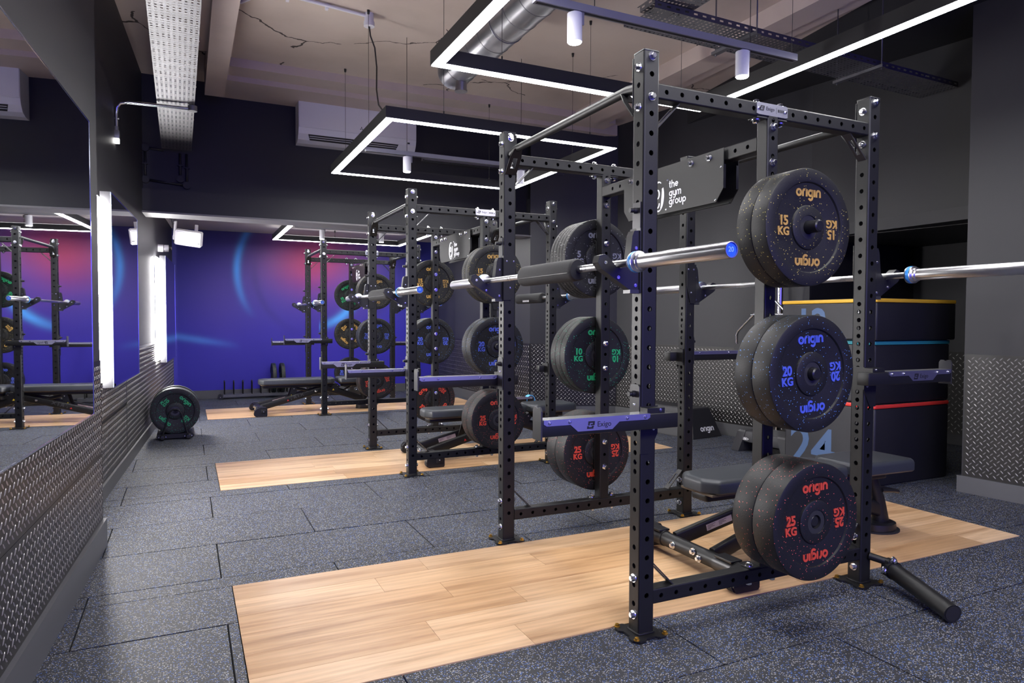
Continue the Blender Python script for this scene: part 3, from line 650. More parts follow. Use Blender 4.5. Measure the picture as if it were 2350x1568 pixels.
ellipse_arc(b, 0, 0, 0.045, 0.075, 60, 300, 0.006, 0.017, 20)
ellipse_arc(b, 0, 0, 0.045, 0.075, -60, 32, 0.012, 0.020, 14)
ellipse_arc(b, -0.006, 0.012, 0.018, 0.024, 0, 360, 0.009, 0.009, 16)
ellipse_arc(b, -0.008, -0.036, 0.020, 0.022, -170, 10, 0.008, 0.009, 10)
GLOGO = b.mesh('round_logo', LOGOW)
# name plate (faces -y)
b = MB(); b.prism([(-0.084, -0.021), (-0.072, -0.024), (0.072, -0.024), (0.084, -0.021), (0.084, 0.021), (0.072, 0.024), (-0.072, 0.024), (-0.084, 0.021)], -0.0035, 0.0, 'xz'); NPL = b.mesh('name_plate', BRUSH)
def exigo_mark(parent, x, y, z, s, m=INK, depth=0.0006):
    # angular stacked-bar mark and the word, drawn on a face that looks to -y
    mb = MB(); q = s
    for (x0, x1, z0, z1) in ((-0.5, 0.5, 0.28, 0.5), (-0.5, -0.26, -0.05, 0.28), (-0.1, 0.5, -0.05, 0.13), (0.22, 0.5, 0.13, 0.28), (-0.62, 0.36, -0.5, -0.28), (-0.62, -0.36, -0.28, -0.15), (0.10, 0.42, -0.28, -0.12)):
        mb.prism([(x+(x0+0.10*z0)*q, z+z0*q), (x+(x1+0.10*z0)*q, z+z0*q), (x+(x1+0.10*z1)*q, z+z1*q), (x+(x0+0.10*z1)*q, z+z1*q)], y-depth, y, 'xz')
    obj('logo_mark', mb, m, parent)
    text('lettering', 'Exigo', s*1.02, 0.0003, m, parent, face_ny((x+s*2.05, y-depth/2, z+0.02*s)), 0.0, 1.0)
RKN = ['nearest', 'middle', 'farthest']
def make_rack():
    r = thing('power_rack', '', 'rack', (0, 0, 0), group='double power racks in a row')
    for (px, py, nx, ny) in ((0, 0, -1, -1), (LR, 0, 1, -1), (0, WR_, -1, 1), (LR, WR_, 1, 1)):
        cx, cy = px+WP/2, py+WP/2
        u = obj('upright', POST, parent=r, loc=(cx, cy, 0.008)); h = WP/2
        obj('end_cap', CAP, parent=u, loc=(0, 0, -0.008)); fp = obj('foot_plate', FPLATE, parent=u, loc=(0, 0, -0.008))
        for sx in (-1, 1):
            for sy in (-1, 1): obj('floor_bolt', FBOLT, parent=u, loc=(sx*0.064, sy*0.064, 0.0))
        fy = '-y' if ny < 0 else '+y'; fx = '-x' if nx < 0 else '+x'
        for z in (2.156, 2.010): bolt(u, (0, -h, z-0.008), '-y'); 
        for z in (2.120, 1.975): bolt(u, (-h, 0, z-0.008), '-x'); bolt(u, (h, 0, z-0.008), '+x')
        for z in (0.215, 0.075): bolt(u, (-h, 0, z-0.008), '-x'); bolt(u, (h, 0, z-0.008), '+x')
    for by in (0.0055+BH/2, WR_+WP-0.0055-BH/2-0.004):
        for bz in (2.0375, 0.141):
            bm_ = obj('crossbeam', BEAM, parent=r, mw=Matrix.Translation((WP, by, bz)) @ Matrix(((0,0,1,0),(1,0,0,0),(0,1,0,0),(0,0,0,1))))
            # local z -> world x ; rotate so the drilled faces look along y
            bm_.matrix_local = Matrix.Translation((WP, by, bz)) @ Matrix(((0,0,1,0),(0,1,0,0),(-1,0,0,0),(0,0,0,1)))
            sg = -1 if bz > 1 else 1; zz = bz+sg*BH/2
            obj('gusset', GUS[(1, sg)], parent=r, loc=(WP, by, zz)); obj('gusset', GUS[(-1, sg)], parent=r, loc=(LR, by, zz))
    for i, (my, sg) in enumerate(((0.0020+0.03, -1), (WR_+WP-0.0335-0.004, 1))):
        mp = obj('storage_post', MPOST, parent=r, loc=(0.6396, my, 0.170))
        obj('flange_plate', FLANGE, parent=mp, loc=(0, 0, 0.0035)); obj('flange_plate', FLANGE, parent=mp, loc=(0, 0, 1.84-0.0035))
        for sx in (-0.065, 0.065):
            bolt(mp, (sx, 0, 0.0065), '+z'); bolt(mp, (sx, 0, 1.84-0.0065), '-z'); bolt(mp, (sx, 0, 1.84+BH), '+z'); bolt(mp, (sx, 0, -BH), '-z')
        for z in (1.974, 1.831) if sg < 0 else (1.98, 1.84, 1.626, 1.48, 1.058, 0.917, 0.493, 0.350): bolt(mp, (0, -0.030, z-0.17), '-y')
        for z in (1.548, 0.988, 0.425):
            pg = obj('weight_peg', PEG, parent=r, mw=Matrix.Translation((0.6396, my+sg*0.0365, z)) @ (Matrix.Identity(4) if sg < 0 else Matrix.Rotation(pi, 4, 'Z')))
            obj('peg_plate', PEGPL, parent=r, loc=(0.6396, my+sg*0.0332, z))
    c_ = obj('centre_beam', CBEAM, parent=r); c_.matrix_local = Matrix.Translation((0.6396, 0.062, 1.916)) @ Matrix(((1,0,0,0),(0,0,1,0),(0,-1,0,0),(0,0,0,1))) @ Matrix.Rotation(pi/2, 4, 'Z')
    for px in (WP/2, LR+WP/2):
        pb = obj('pull_up_bar', PULL, parent=r, loc=(px, 0, 0))
        obj('end_plate', ENDPL, parent=pb, loc=(0, PB0+0.0025, 2.065)); obj('end_plate', ENDPL, parent=pb, loc=(0, PB1-0.0025, 2.065))
        obj('bar_bracket', PBR[1], parent=pb, loc=(0, PB0+0.004, 0)); obj('bar_bracket', PBR[-1], parent=pb, loc=(0, PB1-0.004, 0))
        for z in (2.145, 1.985): bolt(pb, (0, PB1-0.005, z), '-y'); bolt(pb, (0, PB0+0.005, z), '+y')
    for sx, nm_ in ((-1, 0), (1, 1)):
        xx = 0.6396+sx*(BH/2+0.0145); sp = obj('sign_plate', SIGN, parent=r, mw=Matrix.Translation((xx if sx < 0 else xx-0.003, 0, 0)))
        obj('sign_return', SIGNL, parent=sp, loc=(0, 0, 0) if sx < 0 else (-0.0135, 0, 0))
        if sx < 0:
            words('lettering', ('the', 'gym', 'group'), 0.0262, LOGOW, sp, face_nx((-0.0012, 0.606, 1.800)), 0.20, 0.0005)
            obj('round_logo', GLOGO, parent=sp, mw=face_nx((-0.0002, 0.69, 1.800)))
            for y in (0.33, 0.45, 0.82, 0.92): bolt(sp, (0, y, 1.915), '-x')
            for y, z in ((0.252, 1.86), (0.285, 1.722), (0.62, 1.87), (0.63, 1.73)): bolt(sp, (0, y, z), '-x', SCREW, 'screw')
    np_ = obj('name_plate', NPL, parent=r, loc=(0.634, 0.0055, 2.041))
    exigo_mark(np_, -0.054, -0.0036, 0.002, 0.0205)
    mb = MB(); [mb.box(0.030+0.009*k_, 0.036+0.009*k_, -0.0040, -0.0035, -0.005, 0.006) for k_ in range(4)]; mb.box(0.0215, 0.0222, -0.004, -0.0035, -0.012, 0.012); obj('small_print', mb, INK, np_)
    bolt(np_, (-0.072, -0.0035, 0), '-y', SCREW, 'screw'); bolt(np_, (0.073, -0.0035, 0), '-y', SCREW, 'screw')
    return r
rack0 = make_rack()
RL = ['nearest power rack, its four black drilled uprights filling the right of the picture', 'middle power rack of the row, standing on the second oak platform',
      'farthest power rack, in front of the blue mural wall']
racks = [rack0]+[dup(rack0) for _ in RACKY[1:]]
for r, y, lb in zip(racks, RACKY, RL): r.location = (0, y, 0); r['label'] = lb

# ------------------------------------------------------------ j-hooks (hung on the uprights), built for the left front post
def make_jhook(sy, sx=-1):
    # local origin: centre of the post at floor level; the bar side is sx, the rack's inside is -sy... bracket wraps the inside face
    o = thing('bar_hook', '', 'rack hook', (0, 0, 0), group='j-shaped bar hooks on the racks'); h = WP/2
    def px(x): return sx*x
    poly = [(h, 1.300), (h+0.04, 1.298), (h+0.165, 1.372), (h+0.183, 1.396), (h+0.176, 1.421), (h+0.152, 1.427), (h+0.135, 1.415), (h+0.103, 1.383), (h+0.085, 1.3785), (h+0.067, 1.383), (h+0.045, 1.41), (h+0.034, 1.50), (h+0.026, 1.518), (h+0.002, 1.520)]
    mb = MB(); mb.prism([(px(x), z) for x, z in poly], -0.019, 0.019, 'xz'); hk = obj('hook_liner', mb, BLK2, o)
    mb = MB(); mb.prism([(px(x), z) for x, z in [(h+0.001, 1.288), (h+0.045, 1.288), (h+0.045, 1.302), (h+0.001, 1.302)]], -0.022, 0.022, 'xz'); mb.prism([(px(h+0.0005), 1.29), (px(h+0.004), 1.29), (px(h+0.004), 1.53), (px(h+0.0005), 1.53)], -0.026, 0.026, 'xz'); obj('back_plate', mb, DARKIN, o)
    iy = -sy   # inside direction
    y0 = iy*(h+0.0005); y1 = iy*(h+0.0055)
    mb = MB(); mb.prism([(px(-h+0.004), 1.53), (px(h+0.004), 1.53), (px(h+0.004), 1.295), (px(-0.005), 1.295), (px(-h+0.004), 1.40)], min(y0, y1), max(y0, y1), 'xz')
    mb.box(*sorted((px(h+0.0005), px(h+0.0045))), *sorted((0, iy*(h+0.005))), 1.295, 1.53); sd = obj('side_plate', mb, BLK, o)
    for x, z in ((h+0.15, 1.397), (h+0.095, 1.345), (h+0.02, 1.318), (h+0.018, 1.455)): bolt(o, (px(x), -0.019, z), '-y', SCREW, 'screw')
    for x, z in ((-0.02, 1.50), (0.02, 1.50), (0.0, 1.36)): bolt(o, (px(x), y1 if iy < 0 else y1, z), '-y' if iy < 0 else '+y', SCREW, 'screw')
    # release plate with knob above
    mb = MB(); mb.prism([(px(h+0.0005), 1.53), (px(h+0.0045), 1.53), (px(h+0.0045), 1.625), (px(h+0.0005), 1.625)], -0.024, 0.024, 'xz'); obj('pin_plate', mb, DARKIN, o)
    mb = MB(); mb.cyl((px(h+0.0045), 0, 1.595), (px(h+0.020), 0, 1.595), 0.011, 14); mb.cyl((px(h+0.020), 0, 1.595), (px(h+0.034), 0, 1.595), 0.0085, 14); obj('pin_knob', mb, BLK2, o)
    return o
# (post x, outside sign sy, sx)
for ri, ry in enumerate(RACKY):
    for sx, px_, side in ((-1, 0, 'left'), (1, LR, 'right')):
        for sy, py_, nf in ((-1, 0, 'near'), (1, WR_, 'far')):
            h_ = make_jhook(sy, sx); h_.location = (px_+WP/2, ry+py_+WP/2, 0)
            h_['label'] = 'black bar hook on the %s %s upright of the %s rack' % (nf, side, RKN[ri])

# ------------------------------------------------------------ spotter arms
def make_arm(sx, zt, sy, label, group='spotter arms on the racks', strap=None):
    # arm tube runs in x along the outside face; sx points away from the rack; origin = post centre at floor
    o = thing('spotter_arm', label, 'spotter arm', (0, 0, 0), group=group); h = WP/2
    x_in, x_out = -0.088, 0.480; y0, y1 = (-h-0.062, -h-0.004) if sy < 0 else (h+0.004, h+0.062)
    X2 = lambda a, b: sorted((sx*a, sx*b))
    mb = MB(); a_, c_ = X2(x_in, x_out); mb.rbox(a_, c_, y0, y1, zt-0.058, zt-0.003, 0.003, 3); obj('arm_tube', mb, BLK, o)
    mb = MB(); a_, c_ = X2(h+0.004, x_out-0.004); mb.box(a_, c_, y0-0.001, y1+0.001, zt-0.003, zt); obj('steel_strip', mb, STEEL, o)
    # guard plate with deeper centre, on the near side
    ys = y0; L0, L1 = h+0.006, x_out-0.004; mid = (L0+L1)/2
    pl = [(L0, zt), (L1, zt), (L1, zt-0.014), (L1-0.012, zt-0.021), (mid+0.115, zt-0.021), (mid+0.085, zt-0.046), (mid-0.055, zt-0.046), (mid-0.085, zt-0.021), (L0+0.012, zt-0.021), (L0, zt-0.014)]
    if sy > 0: pl = [(L0, zt), (L1, zt), (L1, zt-0.014), (L1-0.012, zt-0.021), (L0+0.012, zt-0.021), (L0, zt-0.014)]
    mb = MB(); mb.prism([(sx*x, z) for x, z in pl], ys-0.003, ys-0.0002, 'xz'); gp = obj('guard_plate', mb, BRUSH, o)
    for x in (L0+0.022, L0+0.10, L1-0.10, L1-0.022): bolt(gp, (sx*x, ys-0.003, zt-0.0115), '-y', SCREW, 'screw')
    if sy < 0: exigo_mark(gp, sx*mid-0.02-0.012, ys-0.0031, zt-0.026, 0.026)
    # outer end plate with notched top
    mb = MB(); ym = (y0+y1)/2
    mb.prism([(ym-0.030, zt-0.070), (ym+0.030, zt-0.070), (ym+0.030, zt+0.030), (ym+0.022, zt+0.042), (ym+0.008, zt+0.042), (ym+0.004, zt+0.038), (ym-0.004, zt+0.038), (ym-0.008, zt+0.042), (ym-0.022, zt+0.042), (ym-0.030, zt+0.030)], *X2(x_out, x_out+0.006), 'yz')
    obj('end_stop', mb, DARKIN, o)
    # side plates on the post, collar and lower strut
    mb = MB(); mb.prism([(-0.030, zt-0.075), (0.030, zt-0.075), (0.030, zt+0.088), (0.020, zt+0.098), (-0.020, zt+0.098), (-0.030, zt+0.088)], *X2(h+0.0005, h+0.005), 'yz'); obj('pin_plate', mb, DARKIN, o)
    mb = MB(); mb.cyl((sx*(h+0.005), 0, zt+0.062), (sx*(h+0.02), 0, zt+0.062), 0.012, 14); mb.cyl((sx*(h+0.02), 0, zt+0.062), (sx*(h+0.032), 0, zt+0.062), 0.009, 14); obj('pin_knob', mb, BLK2, o)
    bolt(o, (sx*(h+0.005), 0, zt+0.022), '-x' if sx < 0 else '+x', SCREW, 'screw')
    oy = -1 if sy < 0 else 1; w_ = 0.030
    mb = MB(); ya, yb = sorted((oy*(h+0.0005), oy*(h+0.0035))); 
    mb.prism([(sx*-0.040, zt+0.018), (sx*(h+0.004), zt+0.018), (sx*(h+0.004), zt-0.16), (sx*0.0, zt-0.16), (sx*-0.040, zt-0.085)], ya, yb, 'xz')
    xa, xb = X2(-h-0.0055, -h-0.001); mb.box(xa, xb, *sorted((oy*(h+0.003), -oy*0.02)), zt-0.08, zt+0.018); mb.box(*X2(-h-0.0055, h+0.004), *sorted((oy*(h+0.0035), oy*(h+0.045))), zt-0.003, zt+0.0155)
    obj('post_collar', mb, BLK, o)
    for x, z in ((-0.02, zt+0.008), (-0.02, zt-0.068)): bolt(o, (sx*x, (oy*(h+0.0455)) if z > zt else oy*(h+0.0035), z), '-y' if oy < 0 else '+y', SCREW, 'screw')
    return o
ARMS = [(0,-1,-1,0.852,-1,'near left'),(0,-1,1,0.893,1,'far left'),(0,1,-1,0.966,-1,'near right'),(0,1,1,1.000,1,'far right'),
        (1,-1,-1,0.815,1,'near left'),(1,-1,1,0.815,-1,'far left'),(1,1,-1,0.814,1,'near right'),(1,1,1,0.400,1,'far right'),
        (2,-1,-1,0.958,-1,'near left'),(2,-1,1,0.892,1,'far left'),(2,1,-1,0.95,-1,'near right'),(2,1,1,0.87,1,'far right')]
for ri, sx, pf_, zt, sy, nm_ in ARMS:
    a_ = make_arm(sx, zt, sy, 'steel-topped spotter arm on the %s upright of the %s rack' % (nm_, RKN[ri]))
    a_.location = ((0 if sx < 0 else LR)+WP/2, RACKY[ri]+(0 if pf_ < 0 else WR_)+WP/2, 0)
# ------------------------------------------------------------ bumper plates (axis along y, front face at y=0 looks to -y)
PROTO = {}
def plate_meshes(kg, t):
    key = (kg, t)
    if key in PROTO: return PROTO[key]
    R = 0.225; rm, lt = PL[kg]
    def face(sg, y0):  # half profile from hub to rim
        q = [(0.0262, 0.006), (0.0450, 0.006), (0.0465, 0.001), (0.078, 0.001), (0.0835, 0.0035), (0.086, 0.0095), (0.090, 0.0085), (0.163, 0.0085), (0.170, 0.0075), (0.1735, 0.001), (0.177, 0.0), (0.219, 0.0), (R-0.002, 0.0015), (R, 0.006)]
        return [(r_, y0+sg*y_) for r_, y_ in q]
    prof = face(1, 0.0)+[(r_, y_) for r_, y_ in reversed(face(-1, t))]
    b1 = MB(); b1.lathe(prof+[prof[0]], 72)
    b2 = MB(); b2.lathe([(0.0262, 0.006), (0.0262, 0.0045), (0.0455, 0.0045), (0.0455, 0.0065)], 32); b2.lathe([(0.0262, t-0.006), (0.0262, t-0.0045), (0.0455, t-0.0045), (0.0455, t-0.0065)], 32)
    b2.lathe([(0.0259, 0.0045), (0.0259, t-0.0045)], 32)
    PROTO[key] = (b1.mesh('disc', rm), b2.mesh('hub_ring', DARKIN)); return PROTO[key]
PROOT = {}
def plate(kg, t, loc, rotz=0.0, ang=0.0, label='', group=None, axis='y'):
    key = (kg, t)
    if key not in PROOT:
        d, h_ = plate_meshes(kg, t); r = thing('weight_plate', label, 'weight plate')
        obj('disc', d, parent=r); obj('hub_ring', h_, parent=r); lt = PL[kg][1]
        for k in range(2):
            Rk = Matrix.Rotation(k*pi, 4, 'Y')
            words('brand_lettering', ('origin',), 0.0300, lt, r, Rk @ face_ny((0, 0.0085, 0.131)), 0.29, 0.0024)
            text('weight_number', kg, 0.050, 0.0022, lt, r, Rk @ face_ny((-0.128, 0.0075, 0.019)), 0.0017, 0.98, 0.95)
            text('weight_unit', 'KG', 0.043, 0.0022, lt, r, Rk @ face_ny((-0.128, 0.0075, -0.021)), 0.0015, 1.0, 1.0)
        PROOT[key] = r; o = r
    else: o = dup(PROOT[key], label=label)
    o.rotation_euler = (0, -ang, rotz); o.rotation_mode = 'XYZ'
    o.location = loc
    if group: o['group'] = group
    return o
TH = {'5': 0.036, '10': 0.056, '15': 0.075, '20': 0.090, '25': 0.105}
CN = {'5': 'grey', '10': 'green', '15': 'gold', '20': 'blue', '25': 'orange-red'}
PX = 0.6396; ORD = ['front', 'second', 'third', 'fourth', 'fifth']
def near_stack(ri, lvl, kg, n, ang=0.0):
    z = (1.548, 0.988, 0.425)[lvl]-0.001; y = RACKY[ri]-0.036-n*TH[kg]
    for k in range(n):
        plate(kg, TH[kg], (PX, y+k*TH[kg], z), 0, ang if k == 0 else random.uniform(-1, 1),
              '%s %s kg plate with %s lettering on the %s near-side peg of the %s rack' % (ORD[k], kg, CN[kg], ('top', 'middle', 'bottom')[lvl], RKN[ri]), 'bumper plates on the racks')
def far_stack(ri, lvl, kg, n, ang=0.0):
    z = (1.548, 0.988, 0.425)[lvl]-0.001; y = RACKY[ri]+WR_+WP+0.010
    for k in range(n):
        plate(kg, TH[kg], (PX, y+k*TH[kg], z), 0, ang if k == 0 else random.uniform(-1, 1),
              '%s %s kg plate with %s lettering on the %s far-side peg of the %s rack' % (ORD[k], kg, CN[kg], ('top', 'middle', 'bottom')[lvl], RKN[ri]), 'bumper plates on the racks')
near_stack(0, 0, '15', 2); near_stack(0, 1, '20', 2, 0.06); near_stack(0, 2, '25', 2, 0.03)
far_stack(0, 0, '5', 5); far_stack(0, 1, '10', 3, -0.02); far_stack(0, 2, '25', 2)
near_stack(1, 0, '15', 2, 0.02); near_stack(1, 1, '20', 2); near_stack(1, 2, '25', 2)
far_stack(1, 0, '15', 1); far_stack(1, 1, '20', 2); far_stack(1, 2, '25', 1, 0.75)
near_stack(2, 0, '15', 2, -0.1); near_stack(2, 1, '20', 2, 0.0); near_stack(2, 2, '25', 2, 0.25)
far_stack(2, 0, '10', 1, 0.55); far_stack(2, 1, '15', 1, -0.75); far_stack(2, 2, '20', 1)

# ------------------------------------------------------------ barbells and foam bar pads
BY0, BY1 = -0.548, 1.742
def make_bar():
    o = thing('barbell', '', 'barbell', group='barbells resting on the bar hooks')
    mb = MB(); ys = [(BY0+0.40, .014), (0.235, .014), (0.236, .0128), (0.242, .0128), (0.243, .014), (0.262, .014), (0.263, .0128), (0.268, .0128), (0.269, .014), (0.93, .014), (0.931, .0128), (0.937, .0128), (0.938, .014), (0.957, .014), (0.958, .0128), (0.963, .0128), (0.964, .014), (BY1-0.40, .014)]
    mb.lathe([(r_, y_) for y_, r_ in ys], 20); obj('shaft', mb, STEEL, o)
    for sg, ye in ((1, BY0), (-1, BY1)):
        mb = MB(); P_ = lambda r_, d_: (r_, ye+sg*d_)
        mb.lathe([P_(0.0215, 0.006), P_(0.0215, 0.0), P_(0.0235, 0.0), P_(0.0252, 0.0025), P_(0.0252, 0.432), P_(0.0300, 0.436), P_(0.0300, 0.444), P_(0.0345, 0.448), P_(0.0375, 0.450), P_(0.0375, 0.455)], 32)
        mb.lathe([P_(0.0375, 0.471), P_(0.0365, 0.476), P_(0.030, 0.478), P_(0.014, 0.479)], 32); sl = obj('sleeve', mb, STEEL, o)
        mb = MB(); mb.lathe([P_(0.0372, 0.455), P_(0.0378, 0.456), P_(0.0378, 0.470), P_(0.0372, 0.471)], 32); obj('blue_band', mb, BLUEBAND, sl)
        mb = MB(); mb.lathe([P_(0.0, 0.0035), P_(0.0212, 0.0035), P_(0.0215, 0.006)], 28); obj('end_cap', mb, BLUECAP, sl)
        if sg == 1: text('end_number', '20', 0.021, 0.0002, CAPTXT, sl, face_ny((0, ye+0.003, 0.001)), 0.0004)
    return o
bar0 = make_bar(); BZ = 1.3940
bl = [('nearest rack, left side, with a foam pad', -1, 0), ('nearest rack, right side, without a pad', 1, 0), ('middle rack, left side, with a foam pad', -1, 1),
      ('middle rack, right side, with a foam pad', 1, 1), ('farthest rack, left side', -1, 2), ('farthest rack, right side', 1, 2)]
for i, (lb, sx, ri) in enumerate(bl):
    o = bar0 if i == 0 else dup(bar0); o['label'] = 'barbell on the '+lb
    hx = WP/2+0.085
    o.location = ((WP/2-hx) if sx < 0 else (LR+WP/2+hx), RACKY[ri]+(0.0 if i != 1 else -0.02), BZ); 
def bar_pad(loc, L, label, txt=False):
    o = thing('bar_pad', label, 'foam pad', loc, group='foam pads on the barbells'); mb = MB()
    def ring(y, k):
        out = []
        for j_ in range(24):
            a = 2*pi*j_/24; r_ = 0.0455*k*(1.0+0.05*cos(3*a+0.6))
            out.append((r_*cos(a), y, r_*sin(a)-0.003))
        return out
    mb.loft([[ (p[0]*0.34, p[1], p[2]*0.34) for p in ring(0, 1)], ring(0, 0.88), ring(0.008, 0.98), ring(0.02, 1.0), ring(L-0.02, 1.0), ring(L-0.008, 0.98), ring(L, 0.88), [(p[0]*0.34, p[1], p[2]*0.34) for p in ring(L, 1)]]); obj('foam', mb, FOAM, o)
    mb = MB(); mb.box(-0.0485, -0.0468, 0.012, L-0.012, -0.016, -0.0145); obj('seam', mb, BLK2, o)
    if txt:
        mb = MB(); [mb.box(-0.0478, -0.0470, L*0.38+0.022*k_, L*0.38+0.022*k_+0.014, -0.034, -0.018) for k_ in range(6)]; obj('print', mb, WHITE, o)
bar_pad((WP/2-WP/2-0.085, 0.31, BZ), 0.49, 'black foam pad on the barbell of the nearest rack'); bar_pad((-0.085, 2.94+0.20, BZ), 0.55, 'black foam pad on the left barbell of the middle rack')
bar_pad((LR+WP+0.085, 2.94+0.40, BZ), 0.50, 'foam pad on the right barbell of the middle rack, seen below the grey plates', True)

# ------------------------------------------------------------ adjustable benches
def rbeam(mb, p0, p1, w_, h_, r=0.012):
    # rectangular tube from p0 to p1; w_ across (horizontal), h_ in the upright direction, rounded corners
    p0, p1 = Vector(p0), Vector(p1); d = (p1-p0).normalized(); side = Vector((0, 0, 1)).cross(d).normalized(); up = d.cross(side)
    rings = []
    for p in (p0, p1):
        ring = []
        for cx, cz, a0 in ((w_/2-r, h_/2-r, 0), (-w_/2+r, h_/2-r, pi/2), (-w_/2+r, -h_/2+r, pi), (w_/2-r, -h_/2+r, 1.5*pi)):
            for k in range(4): a = a0+pi/2*k/3; ring.append(p+side*(cx+r*cos(a))+up*(cz+r*sin(a)))
        rings.append(ring)
    mb.loft(rings)
def pad_mesh(x0, x1, w0, w1, z0, z1, c=0.05):
    # cushion with clipped corners, soft top edge
    def loop(ins, z):
        a, b2 = w0/2-ins, w1/2-ins; X0, X1 = x0+ins, x1-ins
        pts = [(X0, -a+c), (X0+c*0.7, -a), (X1-c*0.7, -b2), (X1, -b2+c*0.6), (X1, b2-c*0.6), (X1-c*0.7, b2), (X0+c*0.7, a), (X0, a-c)]
        out = []
        for i in range(8):
            p, q, n_ = Vector(pts[i-1]), Vector(pts[i]), Vector(pts[(i+1) % 8]); rr_ = 0.010
            A = q+(p-q).normalized()*rr_; B = q+(n_-q).normalized()*rr_
            for t_ in (0, .5, 1): v_ = (1-t_)**2*A+2*t_*(1-t_)*q+t_*t_*B; out.append((v_.x, v_.y, z))
        return out
    m_ = MB(); m_.loft([loop(0.006, z0), loop(0.0, z0+0.008), loop(0.0, z1-0.022), loop(0.003, z1-0.011), loop(0.010, z1-0.003), loop(0.024, z1)]); return m_
def make_bench():
    o = thing('weight_bench', '', 'bench', group='adjustable weight benches')
    ZP = 0.432
    obj('back_pad', pad_mesh(0.005, 0.945, 0.27, 0.315, ZP-0.068, ZP, 0.07), PADM, o)
    obj('seat_pad', pad_mesh(0.985, 1.445, 0.315, 0.345, ZP-0.068, ZP, 0.05), PADM, o)
    mb = MB(); mb.rbox(0.03, 0.92, -0.115, 0.115, ZP-0.080, ZP-0.068, 0.003, 3); obj('back_board', mb, WOODSIDE, o)
    mb = MB(); mb.rbox(1.01, 1.42, -0.125, 0.125, ZP-0.080, ZP-0.068, 0.003, 3); obj('seat_board', mb, WOODSIDE, o)
    mb = MB(); mb.rbox(0.045, 0.98, -0.06, 0.06, ZP-0.118, ZP-0.080, 0.008, 3, vr=0.02); obj('pad_rail', mb, BLK, o)
    mb = MB(); mb.rbox(1.04, 1.36, -0.05, 0.05, ZP-0.125, ZP-0.080, 0.008, 3, vr=0.02); obj('seat_rail', mb, BLK, o)
    mb = MB(); mb.cyl((0.0, -0.315, 0.075), (0.0, 0.315, 0.075), 0.036, 24); ft = obj('front_foot', mb, BLK, o)
    for sy in (-1, 1):
        mb = MB(); mb.cyl((0, sy*0.19, 0.075), (0, sy*0.315, 0.075), 0.0395, 24); mb.rbox(-0.033, 0.033, min(sy*0.20, sy*0.31), max(sy*0.20, sy*0.31), 0.108, 0.119, 0.003, 3); obj('foot_sleeve', mb, BLK2, ft)
        mb = MB(); prof = [(-0.075, 0.03), (-0.062, 0.008), (-0.035, 0.004), (0.068, 0.002), (0.075, 0.012), (0.075, 0.095), (0.062, 0.112), (0.0, 0.115), (-0.045, 0.098), (-0.073, 0.068)]
        mb.prism(prof, sy*0.312, sy*0.372, 'xz'); hs = obj('wheel_housing', mb, BLK2, o)
        mb = MB(); mb.rbox(0.005, 0.060, min(sy*0.370, sy*0.3745), max(sy*0.370, sy*0.3745), 0.035, 0.085, 0.002, 2); obj('cover', mb, VENT, hs)
        bolt(hs, (0.032, sy*0.3745, 0.06), '-y' if sy < 0 else '+y', SCREW, 'screw')
        mb = MB(); mb.cyl((-0.045, sy*0.322, 0.034), (-0.045, sy*0.362, 0.034), 0.034, 22); obj('wheel', mb, FOAM, hs)
    for z, y in ((0.09, -0.06), (0.068, -0.10), (0.075, 0.09)): bolt(ft, (-0.036, y, z), '-x')
    for sy in (-1, 1):
        mb = MB(); rbeam(mb, (0.02, sy*0.135, 0.085), (0.86, sy*0.065, 0.300), 0.036, 0.075); sp = obj('main_spine', mb, BLK, o)
        d = Vector((0.84, -sy*0.07, 0.215)).normalized()
        if sy < 0:
            nrm = Vector((-0.083, -1, 0)).normalized(); up = nrm.cross(d)*-1 if nrm.cross(d).z < 0 else nrm.cross(d)
            px_ = Vector((0.40, -0.1035, 0.182))+nrm*0.0188
            Mx = Matrix(((d.x, up.x, nrm.x, px_.x), (d.y, up.y, nrm.y, px_.y), (d.z, up.z, nrm.z, px_.z), (0, 0, 0, 1)))
            text('lettering', 'MATRIX', 0.058, 0.0002, GHOST, sp, Mx, 0, 1.2, 1.35)
            mb = MB(); mb.add([(0.235, -0.004, 0.019), (0.260, -0.004, 0.019), (0.2475, 0.016, 0.019)], [(0,1,2)], False, Mx @ Matrix.Translation((-0.30, -0.012, -0.0185)))
            obj('red_accent', mb, REDP, sp)
        else:
            nrm = Vector((0.083, -1, 0)).normalized(); up = Vector((-0.25, 0, 1)); px_ = Vector((0.26, 0.115, 0.1465))+nrm*0.0188; up = (up-d*up.dot(d)).normalized()
            Mx = Matrix(((d.x, up.x, nrm.x, px_.x), (d.y, up.y, nrm.y, px_.y), (d.z, up.z, nrm.z, px_.z), (0, 0, 0, 1)))
            mb = MB(); mb.box(-0.075, 0.085, -0.015, 0.018, 0.0, 0.0008, Mx); st_ = obj('info_sticker', mb, STICK, sp)
            mb = MB(); [mb.box(-0.068+0.07*q, -0.068+0.07*q+l_, 0.010-0.006*k_, 0.012-0.006*k_, 0.0008, 0.0011, Mx) for q in (0, 1) for k_, l_ in enumerate((0.05, 0.035, 0.045, 0.02))]; obj('sticker_print', mb, INK, st_)
    bolt(o, (0.70, -0.092, 0.262), '-y')
    mb = MB(); mb.cyl((0.84, -0.085, 0.30), (0.84, 0.085, 0.30), 0.03, 20); rbeam(mb, (0.83, 0, 0.300), (1.36, 0, 0.115), 0.060, 0.080, 0.016); obj('rear_spine', mb, BLK, o)
